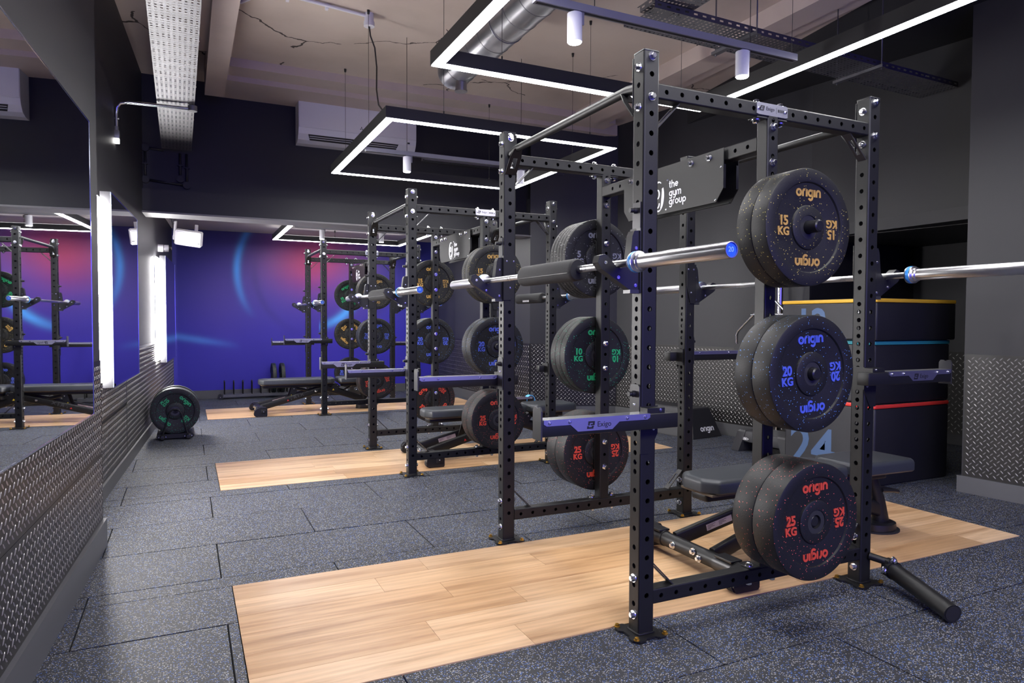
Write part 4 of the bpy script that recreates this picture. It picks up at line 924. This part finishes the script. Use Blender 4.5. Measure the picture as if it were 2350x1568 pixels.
    for sy in (-1, 1):
        mb = MB(); y0, y1 = sorted((sy*0.062, sy*0.070))
        mb.prism([(0.355, 0.16), (0.43, 0.17), (0.462, 0.318), (0.405, 0.322)], y0, y1, 'xz'); br_ = obj('link_plate', mb, BLK, o)
        mb = MB(); ya = sy*0.0705; mb.add([(0.385, ya, 0.205), (0.412, ya, 0.208), (0.398, ya, 0.230)], [(0,1,2)]); obj('warning_sticker', mb, YSTICK, br_); bolt(br_, (0.432, sy*0.070, 0.300), '-y' if sy < 0 else '+y', SCREW, 'screw')
        mb = MB(); mb.prism([(0.885, 0.25), (0.965, 0.24), (1.02, 0.315), (0.985, 0.350), (0.91, 0.318)], y0, y1, 'xz'); b2 = obj('pivot_plate', mb, BLK, o); bolt(b2, (0.985, sy*0.070, 0.325), '-y' if sy < 0 else '+y', SCREW, 'screw')
        mb = MB(); mb.add([(0.915, ya, 0.262), (0.945, ya, 0.26), (0.932, ya, 0.285)], [(0,1,2)]); obj('warning_sticker', mb, YSTICK, b2)
    mb = MB(); mb.cyl((0.44, 0, 0.305), (0.80, 0, 0.225), 0.019, 14); obj('adjuster_strut', mb, BLK2, o)
    mb = MB(); mb.tube([(0.95, 0.0, 0.24), (1.02, 0.01, 0.275), (1.08, 0.02, 0.255), (1.14, 0.03, 0.28), (1.2, 0.03, 0.31)], 0.009, 10); obj('adjuster_lever', mb, BLK2, o)
    # rear column on its round foot
    mb = MB(); 
    mb.loft([[(1.375+0.052*cos(a), 0.042*sin(a), 0.045) for a in [2*pi*k/20 for k in range(20)]], [(1.345+0.040*cos(a), 0.034*sin(a), 0.19) for a in [2*pi*k/20 for k in range(20)]], [(1.285+0.034*cos(a), 0.030*sin(a), 0.325) for a in [2*pi*k/20 for k in range(20)]]]); obj('rear_column', mb, BLK, o)
    mb = MB(); mb.loft([[(1.36+k_*0.12*cos(a), k_*0.10*sin(a), z) for a in [2*pi*k/28 for k in range(28)]] for k_, z in ((1.0, 0.001), (1.0, 0.010))]); obj('foot_pad', mb, FOAM, o)
    mb = MB(); mb.loft([[(1.35+k_*0.105*cos(a), k_*0.088*sin(a), z) for a in [2*pi*k/28 for k in range(28)]] for k_, z in ((1.0, 0.010), (1.02, 0.022), (0.99, 0.048), (0.80, 0.056))]); obj('rear_foot', mb, BLK2, o)
    mb = MB(); mb.tube([(1.34, -0.03, 0.235), (1.43, -0.035, 0.225), (1.475, -0.03, 0.215), (1.49, 0.0, 0.212), (1.475, 0.03, 0.215), (1.43, 0.035, 0.225), (1.34, 0.03, 0.235)], 0.0115, 12); obj('carry_handle', mb, BLK2, o)
    return o
bench0 = make_bench()
BEN = [(0.685, 0.525, 0.0, 'grey padded weight bench standing through the nearest rack'), (0.285, 3.505, 0.0, 'weight bench standing through the middle rack'), (-0.705, 7.14, 0.0, 'weight bench by the farthest rack, its front feet on the far oak platform')]
for i, (x, y, rz, lb) in enumerate(BEN):
    o = bench0 if i == 0 else dup(bench0); o.location = (x, y, 0.0008); o['label'] = lb
o = thing('landmine_holder', 'black tube barbell holder resting on the floor at the right foot of the nearest rack', 'barbell holder', (0, 0, 0))
mb = MB(); mb.cyl((1.262, -0.002, 0.128), (1.318, -0.085, 0.108), 0.0165, 16); obj('swivel_arm', mb, BLK, o)
mb = MB(); mb.cyl((1.312, -0.086, 0.082), (1.190, -0.425, 0.040), 0.0365, 30); mb.cyl((1.320, -0.064, 0.085), (1.309, -0.094, 0.081), 0.041, 24); mb.rbox(1.285, 1.335, -0.085, -0.045, 0.055, 0.125, 0.004, 3); obj('tube', mb, BLK, o)
mb = MB(); mb.cyl((1.190, -0.425, 0.040), (1.1895, -0.4265, 0.0398), 0.031, 26); obj('tube_end', mb, SUBF, o)
for p in ((1.305, -0.088, 0.128), (1.276, -0.066, 0.082)): bolt(o, p, '-y')
# ------------------------------------------------------------ plate stand by the left wall, low storage rack by the mural
o = thing('plate_stand', 'low wheeled stand holding green-lettered plates by the left wall', 'plate stand', (-1.625, 5.42, 0))
mb = MB(); mb.box(-0.155, 0.155, 0.03, 0.52, 0.012, 0.055); mb.prism([(-0.155, 0.012), (-0.155, 0.055), (-0.17, 0.03)], 0.03, 0.52, 'xz'); mb.prism([(0.155, 0.012), (0.155, 0.055), (0.17, 0.03)], 0.03, 0.52, 'xz'); obj('base', mb, BLK, o)
for yy in (0.0, 0.30, 0.50):
    mb = MB(); mb.tube([(-0.115, yy, 0.035), (-0.052, yy, 0.262), (-0.040, yy, 0.285), (-0.020, yy, 0.300), (0.020, yy, 0.300), (0.040, yy, 0.285), (0.052, yy, 0.262), (0.115, yy, 0.035)], 0.0075, 10); hp = obj('hoop', mb, BLK, o)
    for sx in (-0.115, 0.115):
        mb = MB(); mb.lathe([(0.0, yy-0.03), (0.018, yy-0.028), (0.027, yy-0.015), (0.028, yy+0.0), (0.027, yy+0.015), (0.0, yy+0.03)], 18, Matrix.Translation((sx, 0, 0.029))); obj('ball_foot', mb, BLK2, hp)
        for dx in (-0.03, 0.03): bolt(hp, (sx+dx, yy-0.005, 0.033), '-y', SCREW, 'screw')
for k, (dy, n_) in enumerate(((0.022, 'front'), (0.080, 'second'), (0.138, 'third'), (0.34, 'hindmost'))):
    plate('10', TH['10'], (-1.625, 5.42+dy, 0.281), 0, -0.78 if k == 0 else random.uniform(-2, 2), '%s of the four green-lettered 10 kg plates on the stand by the left wall' % n_, 'plates on the stand by the left wall')
o = thing('storage_rack', 'long low grey rack with upright hoops along the blue mural wall', 'plate rack', (-0.47, 8.99, 0))
mb = MB(); mb.box(-0.56, 0.58, -0.035, 0.035, 0.028, 0.072); mb.box(-0.56, 0.58, 0.055, 0.075, 0.05, 0.075); obj('base_rail', mb, GALVD, o)
for k in range(9):
    x = -0.56+0.02+0.128*k
    mb = MB(); mb.tube([(x, -0.03, 0.07), (x, -0.03, 0.25), (x, -0.015, 0.268), (x, 0.03, 0.27), (x, 0.055, 0.25), (x, 0.065, 0.07)], 0.0085, 8); obj('divider_hoop', mb, BLK, o)
for x in (-0.60, 0.61):
    mb = MB(); mb.cyl((x, -0.05, 0.034), (x, 0.06, 0.034), 0.034, 20); wh = obj('wheel', mb, BLK2, o); bolt(wh, (x, -0.05, 0.034), '-y', SCREW, 'screw')
plate('10', TH['10'], (-0.315+0.028, 8.99, 0.298), pi/2, 0.3, 'left of two plates standing edge-on in the low rack below the mural', 'plates in the low storage rack'); plate('10', TH['10'], (-0.188+0.028, 8.99, 0.298), pi/2, 1.1, 'right of two plates standing edge-on in the low rack below the mural', 'plates in the low storage rack')

# ------------------------------------------------------------ speaker, camera, conduit arm, conduits
o = thing('wall_speaker', 'white loudspeaker on a bracket in the corner above the far mirror', 'speaker', (-1.47, 7.0, 2.165)); o.rotation_euler = (radians(14), radians(7), radians(-12))
mb = MB(); mb.loft([[(sx_*a_, y_, sz_*c_) for sx_, sz_ in ((-1,-.86),(-.9,-1),(.9,-1),(1,-.86),(1,.86),(.9,1),(-.9,1),(-1,.86))] for a_, c_, y_ in ((0.140, 0.083, -0.085), (0.150, 0.092, -0.07), (0.148, 0.090, 0.0), (0.10, 0.065, 0.09))], smooth=False); obj('case', mb, WPLAST, o)
mb = MB(); mb.box(-0.13, 0.13, -0.0895, -0.085, -0.07, 0.07); obj('grille', mb, mat('speaker_grille', (0.55, 0.54, 0.60), 0.7), o)
mb = MB(); mb.box(0.105, 0.135, -0.0905, -0.0893, -0.050, -0.044); obj('badge', mb, INK, o)
mb = MB(); mb.box(0.05, 0.085, 0.0, 0.02, 0.08, 0.16); obj('bracket', mb, WPLAST, o)
mb = MB(); mb.box(-0.176, -0.153, -0.02, 0.03, -0.05, 0.17); mb.cyl((-0.18, 0.0, -0.02), (-0.148, 0.0, -0.02), 0.028, 18); obj('bracket', mb, WPLAST, o)
o = thing('security_camera', 'small white dome camera on the left wall under the loudspeaker', 'camera', (xw2(7.05), 7.05, 2.03))
mb = MB(); mb.cyl((0, 0, 0), (0.06, 0, 0), 0.045, 26); mb.cyl((0.066, 0, 0), (0.115, 0, 0), 0.042, 26); obj('housing', mb, WPLAST, o)
mb = MB(); mb.cyl((0.06, 0, 0), (0.066, 0, 0), 0.038, 20); obj('seam', mb, BLK2, o)
mb = MB(); mb.cyl((0.115, 0, 0), (0.145, -0.01, 0), 0.033, 20, 0.018); obj('dome', mb, BLK2, o)
o = thing('conduit_run', 'black painted conduit leading from the beam to the dome camera', 'conduit', (-1.72, 6.2, 2.4))
mb = MB(); mb.tube([(-0.02, -0.25, 0.10), (0.06, 0.55, -0.03), (0.08, 0.85, -0.10), (0.085, 0.87, -0.30)], 0.011, 8); mb.cyl((0.06, 0.56, -0.06), (0.06, 0.56, 0.0), 0.02, 10); obj('pipe', mb, BLK2, o)
mb = MB(); mb.box(-0.055, 0.025, -0.31, -0.24, 0.075, 0.125); obj('junction_box', mb, WPLAST, o)
o = thing('conduit_arm', 'galvanised conduit arm from the cable tray to a socket box on the left wall', 'wall lamp', (-1.975, 3.88, 2.5))
mb = MB(); mb.tube([(0.0, 0, 0.10), (0.0, 0, 0.22), (0.005, -0.005, 0.27), (0.03, -0.01, 0.305), (0.08, -0.015, 0.318), (0.50, -0.06, 0.312)], 0.0125, 12); obj('pipe', mb, CHROME, o)
mb = MB(); mb.cyl((0.52, -0.06, 0.295), (0.52, -0.06, 0.335), 0.033, 20); obj('junction_box', mb, GALVD, o)
mb = MB(); mb.cyl((0, 0, 0.10), (0, 0, 0.13), 0.017, 14); mb.rbox(-0.022, 0.022, -0.02, 0.02, 0.04, 0.10, 0.004, 3); mb.cyl((-0.03, 0, 0.19), (0.02, 0, 0.19), 0.008, 10); obj('fitting', mb, GALV, o)
mb = MB(); mb.rbox(-0.020, 0.020, -0.018, 0.018, 0.005, 0.04, 0.003, 2); obj('bright_box_end', mb, mat('box_end_glow', (1, 1, 1), 0.5, emit=(1, 0.97, 0.93), estr=2.5), o)  # no lamp: emission stands in for light caught by the galvanised box
o = thing('conduit_run', 'black painted conduit loop with four round boxes on the bulkhead', 'conduit', (-1.7, YBH+0.03, 2.7))
pts = {'a': (-0.165, 0.175), 'b': (-0.165, -0.135), 'c': (0.145, -0.105), 'd': (0.205, -0.165)}
mb = MB(); yy = -0.018
for p, q in ((pts['a'], (0.0, 0.165)), (pts['a'], pts['b']), (pts['b'], pts['d']), (pts['c'], (0.145, 0.15)), (pts['d'], (0.205, 0.15))): mb.cyl((p[0], yy, p[1]), (q[0], yy, q[1]), 0.012, 10)
obj('pipe', mb, WALLB, o)
for p in pts.values():
    mb = MB(); mb.cyl((p[0], 0, p[1]), (p[0], -0.038, p[1]), 0.036, 24); obj('junction_box', mb, WALLB, o)
for p in ((-0.165, 0.02), (0.145, 0.03), (0.205, 0.01), (0.03, -0.15)):
    mb = MB(); mb.box(p[0]-0.026, p[0]+0.026, -0.034, 0, p[1]-0.006, p[1]+0.006); obj('pipe_clip', mb, WALLB, o)
o = thing('conduit_run', 'white conduit along the ceiling ending in a round box with a black cable', 'conduit', (-0.19, 3.36, CZ))
mb = MB(); mb.tube([(-1.30, 0.10, -0.02), (-1.02, 0.17, -0.03), (-0.93, 0.165, -0.03), (-0.80, -0.05, -0.025), (-0.70, -0.10, -0.022), (0.0, 0.0, -0.022)], 0.0125, 10); obj('pipe', mb, WPLAST, o)
mb = MB(); mb.cyl((0, 0, 0), (0, 0, -0.065), 0.036, 26); mb.cyl((0, 0, -0.065), (0, 0, -0.10), 0.042, 26); obj('round_box', mb, WPLAST, o)
for x in (-0.33, -0.62, -1.05):
    mb = MB(); mb.rbox(x-0.012, x+0.012, -0.02+x*0.0, 0.02, -0.04, 0.0, 0.003, 2); obj('pipe_clip', mb, WPLAST, o, loc=(0, 0.05*x if x > -0.7 else 0.15, 0))
mb = MB(); mb.tube([(0.0, 0.0, -0.09), (0.01, 0.0, -0.17), (0.05, 0.02, -0.25), (0.065, 0.02, -0.40), (0.045, -0.05, -0.60), (0.01, -0.25, -0.78), (-0.02, -0.50, -0.90)], 0.006, 8); obj('cable', mb, WIRE, o)

# ------------------------------------------------------------ air conditioner
def ac(x0, label):
    o = thing('air_conditioner', label, 'air conditioner', (x0+0.6375, YBH+0.03, 3.06)); H_ = 0.44; hw = 0.6375
    mb = MB(); prof = [(0.0, 0.0), (-0.10, 0.005), (-0.165, 0.03), (-0.205, 0.085), (-0.222, 0.14), (-0.226, 0.42), (-0.20, H_), (0.0, H_)]
    mb.prism(prof, -hw, hw, 'yz'); obj('case', mb, WPLAST, o)
    mb = MB(); mb.prism([(-0.2265, 0.145), (-0.2335, 0.15), (-0.2335, 0.42), (-0.2265, 0.425)], -hw+0.004, hw-0.004, 'yz'); obj('front_panel', mb, WPLAST, o)
    mb = MB(); A, B = Vector((0, -0.1660, 0.0305)), Vector((0, -0.2065, 0.086)); d = (B-A).normalized(); n = Vector((0, -d.z, d.y))
    for t0, t1 in ((0.0, 0.066),):
        p = [A+d*t0+n*0.002, A+d*t1+n*0.002]
        mb.add([(-hw+0.12, p[0].y, p[0].z), (hw-0.22, p[0].y, p[0].z), (hw-0.20, p[1].y, p[1].z), (-hw+0.10, p[1].y, p[1].z)], [(0,1,2,3)])
    obj('outlet', mb, VENT, o)
    mb = MB(); 
    for t0 in (0.024, 0.046):
        p = A+d*t0+n*0.004; mb.box(-hw+0.115, hw-0.215, p.y-0.003, p.y+0.003, p.z-0.0025, p.z+0.0025)
    obj('louvre', mb, WPLAST, o)
    mb = MB(); mb.box(hw-0.30, hw-0.13, -0.105, -0.07, -0.001, 0.004); mb.box(hw-0.10, hw-0.075, -0.222, -0.214, 0.10, 0.115); obj('intake', mb, VENT, o)
    mb = MB(); s_ = 0.011; 
    for k in range(3):
        a = radians(90+120*k); c_ = (0.02+s_*1.0*cos(a), 0.20+s_*1.0*sin(a)); e = (cos(a), sin(a)); f_ = (-sin(a), cos(a))
        mb.add([(c_[0]+e[0]*s_*u_+f_[0]*s_*v_*0.58, -0.2338, c_[1]+e[1]*s_*u_+f_[1]*s_*v_*0.58) for u_, v_ in ((1, 0), (0, 1), (-1, 0), (0, -1))], [(0,1,2,3)])
    obj('logo_mark', mb, GHOST, o); text('lettering', 'MITSUBISHI\nELECTRIC', 0.018, 0.0001, GHOST, o, face_ny((0.105, -0.2337, 0.199)), 0, 1.0)
ac(-0.435, 'white wall air conditioner high on the dark bulkhead behind the middle light frame')

# ------------------------------------------------------------ cable trays and duct
def tray(name, label, loc, L, W_, mt, rotz=0.0, rows=('a', 'b'), step=0.034, lip=0.028, rods=()):
    # runs along local y from 0 to L, width W_ in x, perforated bottom at z=0
    o = thing(name, label, 'cable tray', loc, rotz); nc = max(4, int(W_/0.027)); cw = W_/nc; n = int(L/step); mb = MB()
    for j_ in range(n):
        y0, y1 = j_*step, (j_+1)*step
        for i in range(nc):
            x0, x1 = -W_/2+i*cw, -W_/2+(i+1)*cw; cx, cy = (x0+x1)/2, (y0+y1)/2
            hx, hy = (0.0062, 0.0070) if (j_ % 4) in (0, 1) else (0.0088, 0.0026)
            r4 = [(x0, y0), (x1, y0), (x1, y1), (x0, y1)]; h4 = [(cx-hx, cy-hy), (cx+hx, cy-hy), (cx+hx, cy+hy), (cx-hx, cy+hy)]
            mb.add([(x, y, 0) for x, y in r4]+[(x, y, 0) for x, y in h4], [(k, (k+1) % 4, 4+(k+1) % 4, 4+k) for k in range(4)])
    for sx in (-1, 1):
        x = sx*W_/2; m_ = int(L/(step*2))
        for j_ in range(m_):
            y0, y1 = j_*step*2, (j_+1)*step*2; c_ = (y0+y1)/2
            r4 = [(y0, 0), (y1, 0), (y1, lip), (y0, lip)]; h4 = [(c_-0.014, lip*0.42), (c_+0.014, lip*0.42), (c_+0.014, lip*0.68), (c_-0.014, lip*0.68)]
            mb.add([(x, y, z) for y, z in r4]+[(x, y, z) for y, z in h4], [(k, (k+1) % 4, 4+(k+1) % 4, 4+k) for k in range(4)])
        mb.box(*sorted((x, x-sx*0.008)), 0, L, lip, lip+0.0015)
    obj('perforated_tray', mb.mesh('perforated_tray', mt), parent=o)
    if rods is not None:
        for y, zt in rods:
            mb = MB(); mb.box(-W_/2-0.05, W_/2+0.05, y-0.02, y+0.02, -0.022, -0.002)
            for sx in (-1, 1): mb.cyl((sx*(W_/2+0.03), y, -0.035), (sx*(W_/2+0.03), y, zt), 0.0045, 8)
            hg = obj('hanger', mb, GALVD, o)
    for y in [0.4+0.9*k for k in range(int(L/0.9))]:
        for sx in (-1, 1): obj('tray_bolt', SCREW, parent=o, loc=(sx*W_/2, y, lip*0.5), rot=(0, 0, sx*pi/2))
    return o
t_ = tray('cable_tray', 'bright perforated steel cable tray under the ceiling at the left', (-1.553, 1.2, 2.842), 4.25, 0.262, GALV, radians(0.4), rods=())
tray('cable_tray', 'dark perforated cable tray running to the right above the nearest light frame', (3.86, 1.42, 2.995), 2.95, 0.30, GALVD, radians(91.5), lip=0.04, rods=((0.95, 0.6), (2.15, 0.6)))
tray('cable_tray', 'dark perforated tray coming from the top edge of the picture to join the other', (1.10, -0.6, 3.04), 2.0, 0.27, GALVD, 0, lip=0.04, rods=None)
tray('cable_tray', 'small dark tray on the bulkhead to the right of the air conditioner', (2.75, 5.40, 2.99), 1.85, 0.10, GALVD, radians(90), lip=0.045, rods=())
o = thing('ventilation_duct', 'round spiral metal ventilation duct behind the nearest light frame', 'duct', (0.33, 0, 3.06))
mb = MB(); mb.cyl((0, -2.5, 0), (0, 2.86, 0), 0.122, 48); obj('duct_pipe', mb, DUCT, o)
for k in range(26):
    y = -2.3+0.2*k; mb = MB()
    if y < 2.8: mb.lathe([(0.1215, y-0.004), (0.1245, y), (0.1215, y+0.004)], 40, Matrix(((1,0,0,0),(0,1,0.18,0),(0,0,1,0),(0,0,0,1)))); obj('duct_seam', mb, GALVD, o)
mb = MB(); mb.lathe([(0.0, 2.885), (0.10, 2.885), (0.120, 2.875), (0.124, 2.86), (0.124, 2.78)], 40); mb.cyl((0.0, 2.70, -0.10), (0.0, 2.70, -0.185), 0.043, 24); mb.cyl((0.0, 2.70, -0.178), (0.0, 2.70, -0.188), 0.047, 24); obj('end_cap', mb, DUCT, o)
for y in (1.9, 0.6):
    mb = MB(); mb.tube([(0.123*cos(a), y, 0.123*sin(a)) for a in [pi*k/14+pi for k in range(15)]], 0.004, 6); mb.cyl((-0.12, y, 0), (-0.12, y, 0.54), 0.003, 6); mb.cyl((0.12, y, 0), (0.12, y, 0.54), 0.003, 6); obj('duct_hanger', mb, GALVD, o)

# ------------------------------------------------------------ soft plyometric boxes, wedge, step, chrome frame
def plyo(z0, z1, x0, x1, y0, y1, band, label, num=None, nz=None, ns=0.3, bandz=0.030, brand=True):
    o = thing('plyometric_box', label, 'box', ((x0+x1)/2, (y0+y1)/2, z0), group='soft jump boxes stacked at the right')
    cx, cy = o.location.x, o.location.y; a, b2 = (x1-x0)/2, (y1-y0)/2
    mb = MB(); mb.rbox(-a, a, -b2, b2, 0.002, z1-z0-bandz, 0.012, 3, vr=0.02); obj('body', mb, VINYL, o)
    mb = MB(); mb.box(-a-0.0015, -a-0.0003, -b2+0.02, b2-0.02, 0.014, z1-z0-bandz-0.012); lp = obj('left_panel', mb, VINYLG, o)
    mb = MB(); mb.rbox(-a-0.003, a+0.003, -b2-0.003, b2+0.003, z1-z0-bandz, z1-z0-0.003, 0.006, 3, vr=0.02); obj('edge_band', mb, band, o)
    mb = MB(); mb.rbox(-a+0.006, a-0.006, -b2+0.006, b2-0.006, z1-z0-0.006, z1-z0, 0.003, 3, vr=0.02); obj('lid', mb, VINYL, o)
    if num: text('number', num, ns, 0.0006, BNUM, lp, face_nx((-a-0.002, 0.13, nz-z0)), 0.007, 1.0, 0.98)
    if brand: words('brand_lettering', ('origin',), 0.024, WHITE, lp, face_nx((-a-0.002, -b2+0.105, z1-z0-0.095)), 0.25)
    return o
BXX = (2.92, 3.765, 1.215, 2.03)
plyo(0.0, 0.592, *BXX, RBAND, 'tall bottom soft box with a red top edge and a large blue-grey 24', '24', 0.185, 0.44)
plyo(0.592, 1.052, BXX[0]+0.0, BXX[1]+0.01, BXX[2]+0.01, BXX[3], TBAND, 'soft box with a teal top edge between the red-edged and yellow-edged boxes')
plyo(1.052, 1.358, BXX[0]-0.03, BXX[1]+0.03, BXX[2]-0.02, BXX[3]+0.02, YBAND, 'top soft box of the stack with a yellow edge and a blue-grey number', '12', 1.170, 0.30)
o = thing('foam_wedge_box', 'black trapezoid soft box with a white word on its end, by the right wall', 'box', (3.27, 3.34, 0))
mb = MB(); a0, a1, L_ = 0.215, 0.125, 0.95
def wl(z, k): 
    wd = a0+(a1-a0)*k; e = 0.10*k; return [(-wd, e, z), (wd, e, z), (wd, L_-e*0.2, z), (-wd, L_-e*0.2, z)]
mb.loft([wl(0.002, 0), wl(0.012, 0.02), wl(0.285, 0.96), wl(0.296, 1.06)], smooth=False); obj('body', mb, VINYL, o)
mb = MB(); mb.add([(-0.216-0.001, 0.02, 0.012), (-0.216-0.001, L_-0.02, 0.012), (-0.129-0.003, L_-0.05, 0.283), (-0.129-0.003, 0.11, 0.283)], [(0,1,2,3)]); obj('side_panel', mb, VINYLG, o)
up = Vector((0, 0.10, 0.29)).normalized(); nr = Vector((0, -up.z, up.y)); words('brand_lettering', ('origin',), 0.046, WHITE, o, Matrix(((1, up.x, nr.x, 0.02), (0, up.y, nr.y, 0.024), (0, up.z, nr.z, 0.088), (0, 0, 0, 1))), 0.24)
o.rotation_euler = (0, 0, radians(8.6))
o = thing('aerobic_step', 'dark grey plastic step with an oval badge, beside the soft boxes', 'step', (3.19, 2.44, 0))
mb = MB(); mb.rbox(-0.135, 0.18, -0.30, 0.25, 0.095, 0.195, 0.014, 3, vr=0.03); obj('deck', mb, SGREY, o)
for y in (0.27, -0.32):
    mb = MB(); s1 = 1 if y > 0 else -1
    mb.loft([[(-0.15, y+s1*0.055, 0.002), (0.20, y+s1*0.055, 0.002), (0.20, y-s1*0.04, 0.002), (-0.15, y-s1*0.04, 0.002)], [(-0.138, y-s1*0.015, 0.185), (0.185, y-s1*0.015, 0.185), (0.185, y-s1*0.11, 0.185), (-0.138, y-s1*0.11, 0.185)], [(-0.128, y-s1*0.03, 0.200), (0.175, y-s1*0.03, 0.200), (0.175, y-s1*0.105, 0.200), (-0.128, y-s1*0.105, 0.200)]], smooth=False); obj('leg', mb, SGREY, o)
mb = MB(); mb.tube([(-0.139, 0.165+0.045*cos(a), 0.125+0.010*sin(a)) for a in [2*pi*k/20 for k in range(21)]], 0.0025, 6); mb.box(-0.1395, -0.136, 0.145, 0.185, 0.121, 0.129); obj('badge', mb, WHITE, o)
o = thing('chrome_frame', 'polished steel upright frame with angled side handles, against the right wall', 'exercise frame', (3.50, 2.84, 0))
mb = MB(); mb.cyl((0, 0.0, 0.02), (0, 0.0, 1.60), 0.012, 14); obj('slim_post', mb, CHROME, o)
mb = MB(); mb.cyl((0.03, -0.17, 0.02), (0.03, -0.17, 1.62), 0.028, 20); obj('main_post', mb, CHROME, o)
for sy in (1, -1):
    mb = MB(); c_ = -0.085
    P_ = lambda q, z: (0, c_+sy*q, z)
    mb.tube([P_(0.06, 1.38), P_(0.10, 1.345), P_(0.42, 1.095), P_(0.44, 1.06), P_(0.44, 0.74), P_(0.42, 0.70), P_(0.36, 0.655)], 0.0125, 12); obj('handle', mb, CHROME, o)
mb = MB(); mb.cyl((0, 0.16, 1.255), (0, -0.26, 1.255), 0.013, 12); mb.box(-0.02, 0.04, -0.33, -0.10, 1.20, 1.225); obj('cross_tube', mb, CHROME, o)
mb = MB(); mb.rbox(-0.06, 0.08, -0.38, 0.20, 0.001, 0.02, 0.004, 3, vr=0.03); obj('floor_base', mb, BLK2, o)
o = thing('resistance_band', 'pale blue band looped over the tip of the low spotter arm of the middle rack', 'band', (1.70, 2.94+WR_+WP/2+WP/2+0.033, 0.365))
mb = MB(); n_ = 40; ro = []
for k in range(n_):
    a = 2*pi*k/n_; cx, cz = 0.048*cos(a), 0.052*sin(a); ro.append([(cx*1.0, -0.032, cz), (cx*1.0, 0.032, cz), (cx*0.90, 0.032, cz*0.90), (cx*0.90, -0.032, cz*0.90)])
ro.append(ro[0]); mb.loft(ro, cap=False); obj('loop', mb, mat('pale_blue_rubber', (0.10, 0.42, 0.85), 0.5), o)

# broken plaster beside the ceiling beam: ragged lumps round a dark hole
o = thing('broken_plaster', 'ragged broken patch in the ceiling plaster near the top edge of the picture', 'ceiling damage', (2.12, 1.30, CZ))
brk = mat('crumbled_plaster', (0.12, 0.08, 0.05), 0.9)
pl_ = [(0.30*cos(a)*random.uniform(.7, 1.1), 0.11*sin(a)*random.uniform(.6, 1.1)) for a in [2*pi*k/18 for k in range(18)]]
mb = MB(); mb.prism(pl_, -0.012, -0.001, 'xy'); obj('hole', mb, VENT, o)
for k in range(16):
    a = 2*pi*k/16; mb = MB(); s_ = random.uniform(0.02, 0.045); q = [(s_*cos(b_)*random.uniform(.6, 1.2), s_*sin(b_)*random.uniform(.6, 1.2)) for b_ in [2*pi*j_/6 for j_ in range(6)]]
    mb.prism(q, -random.uniform(0.015, 0.035), -0.001, 'xy'); obj('lump', mb, brk, o, loc=(0.30*cos(a), 0.11*sin(a), 0))
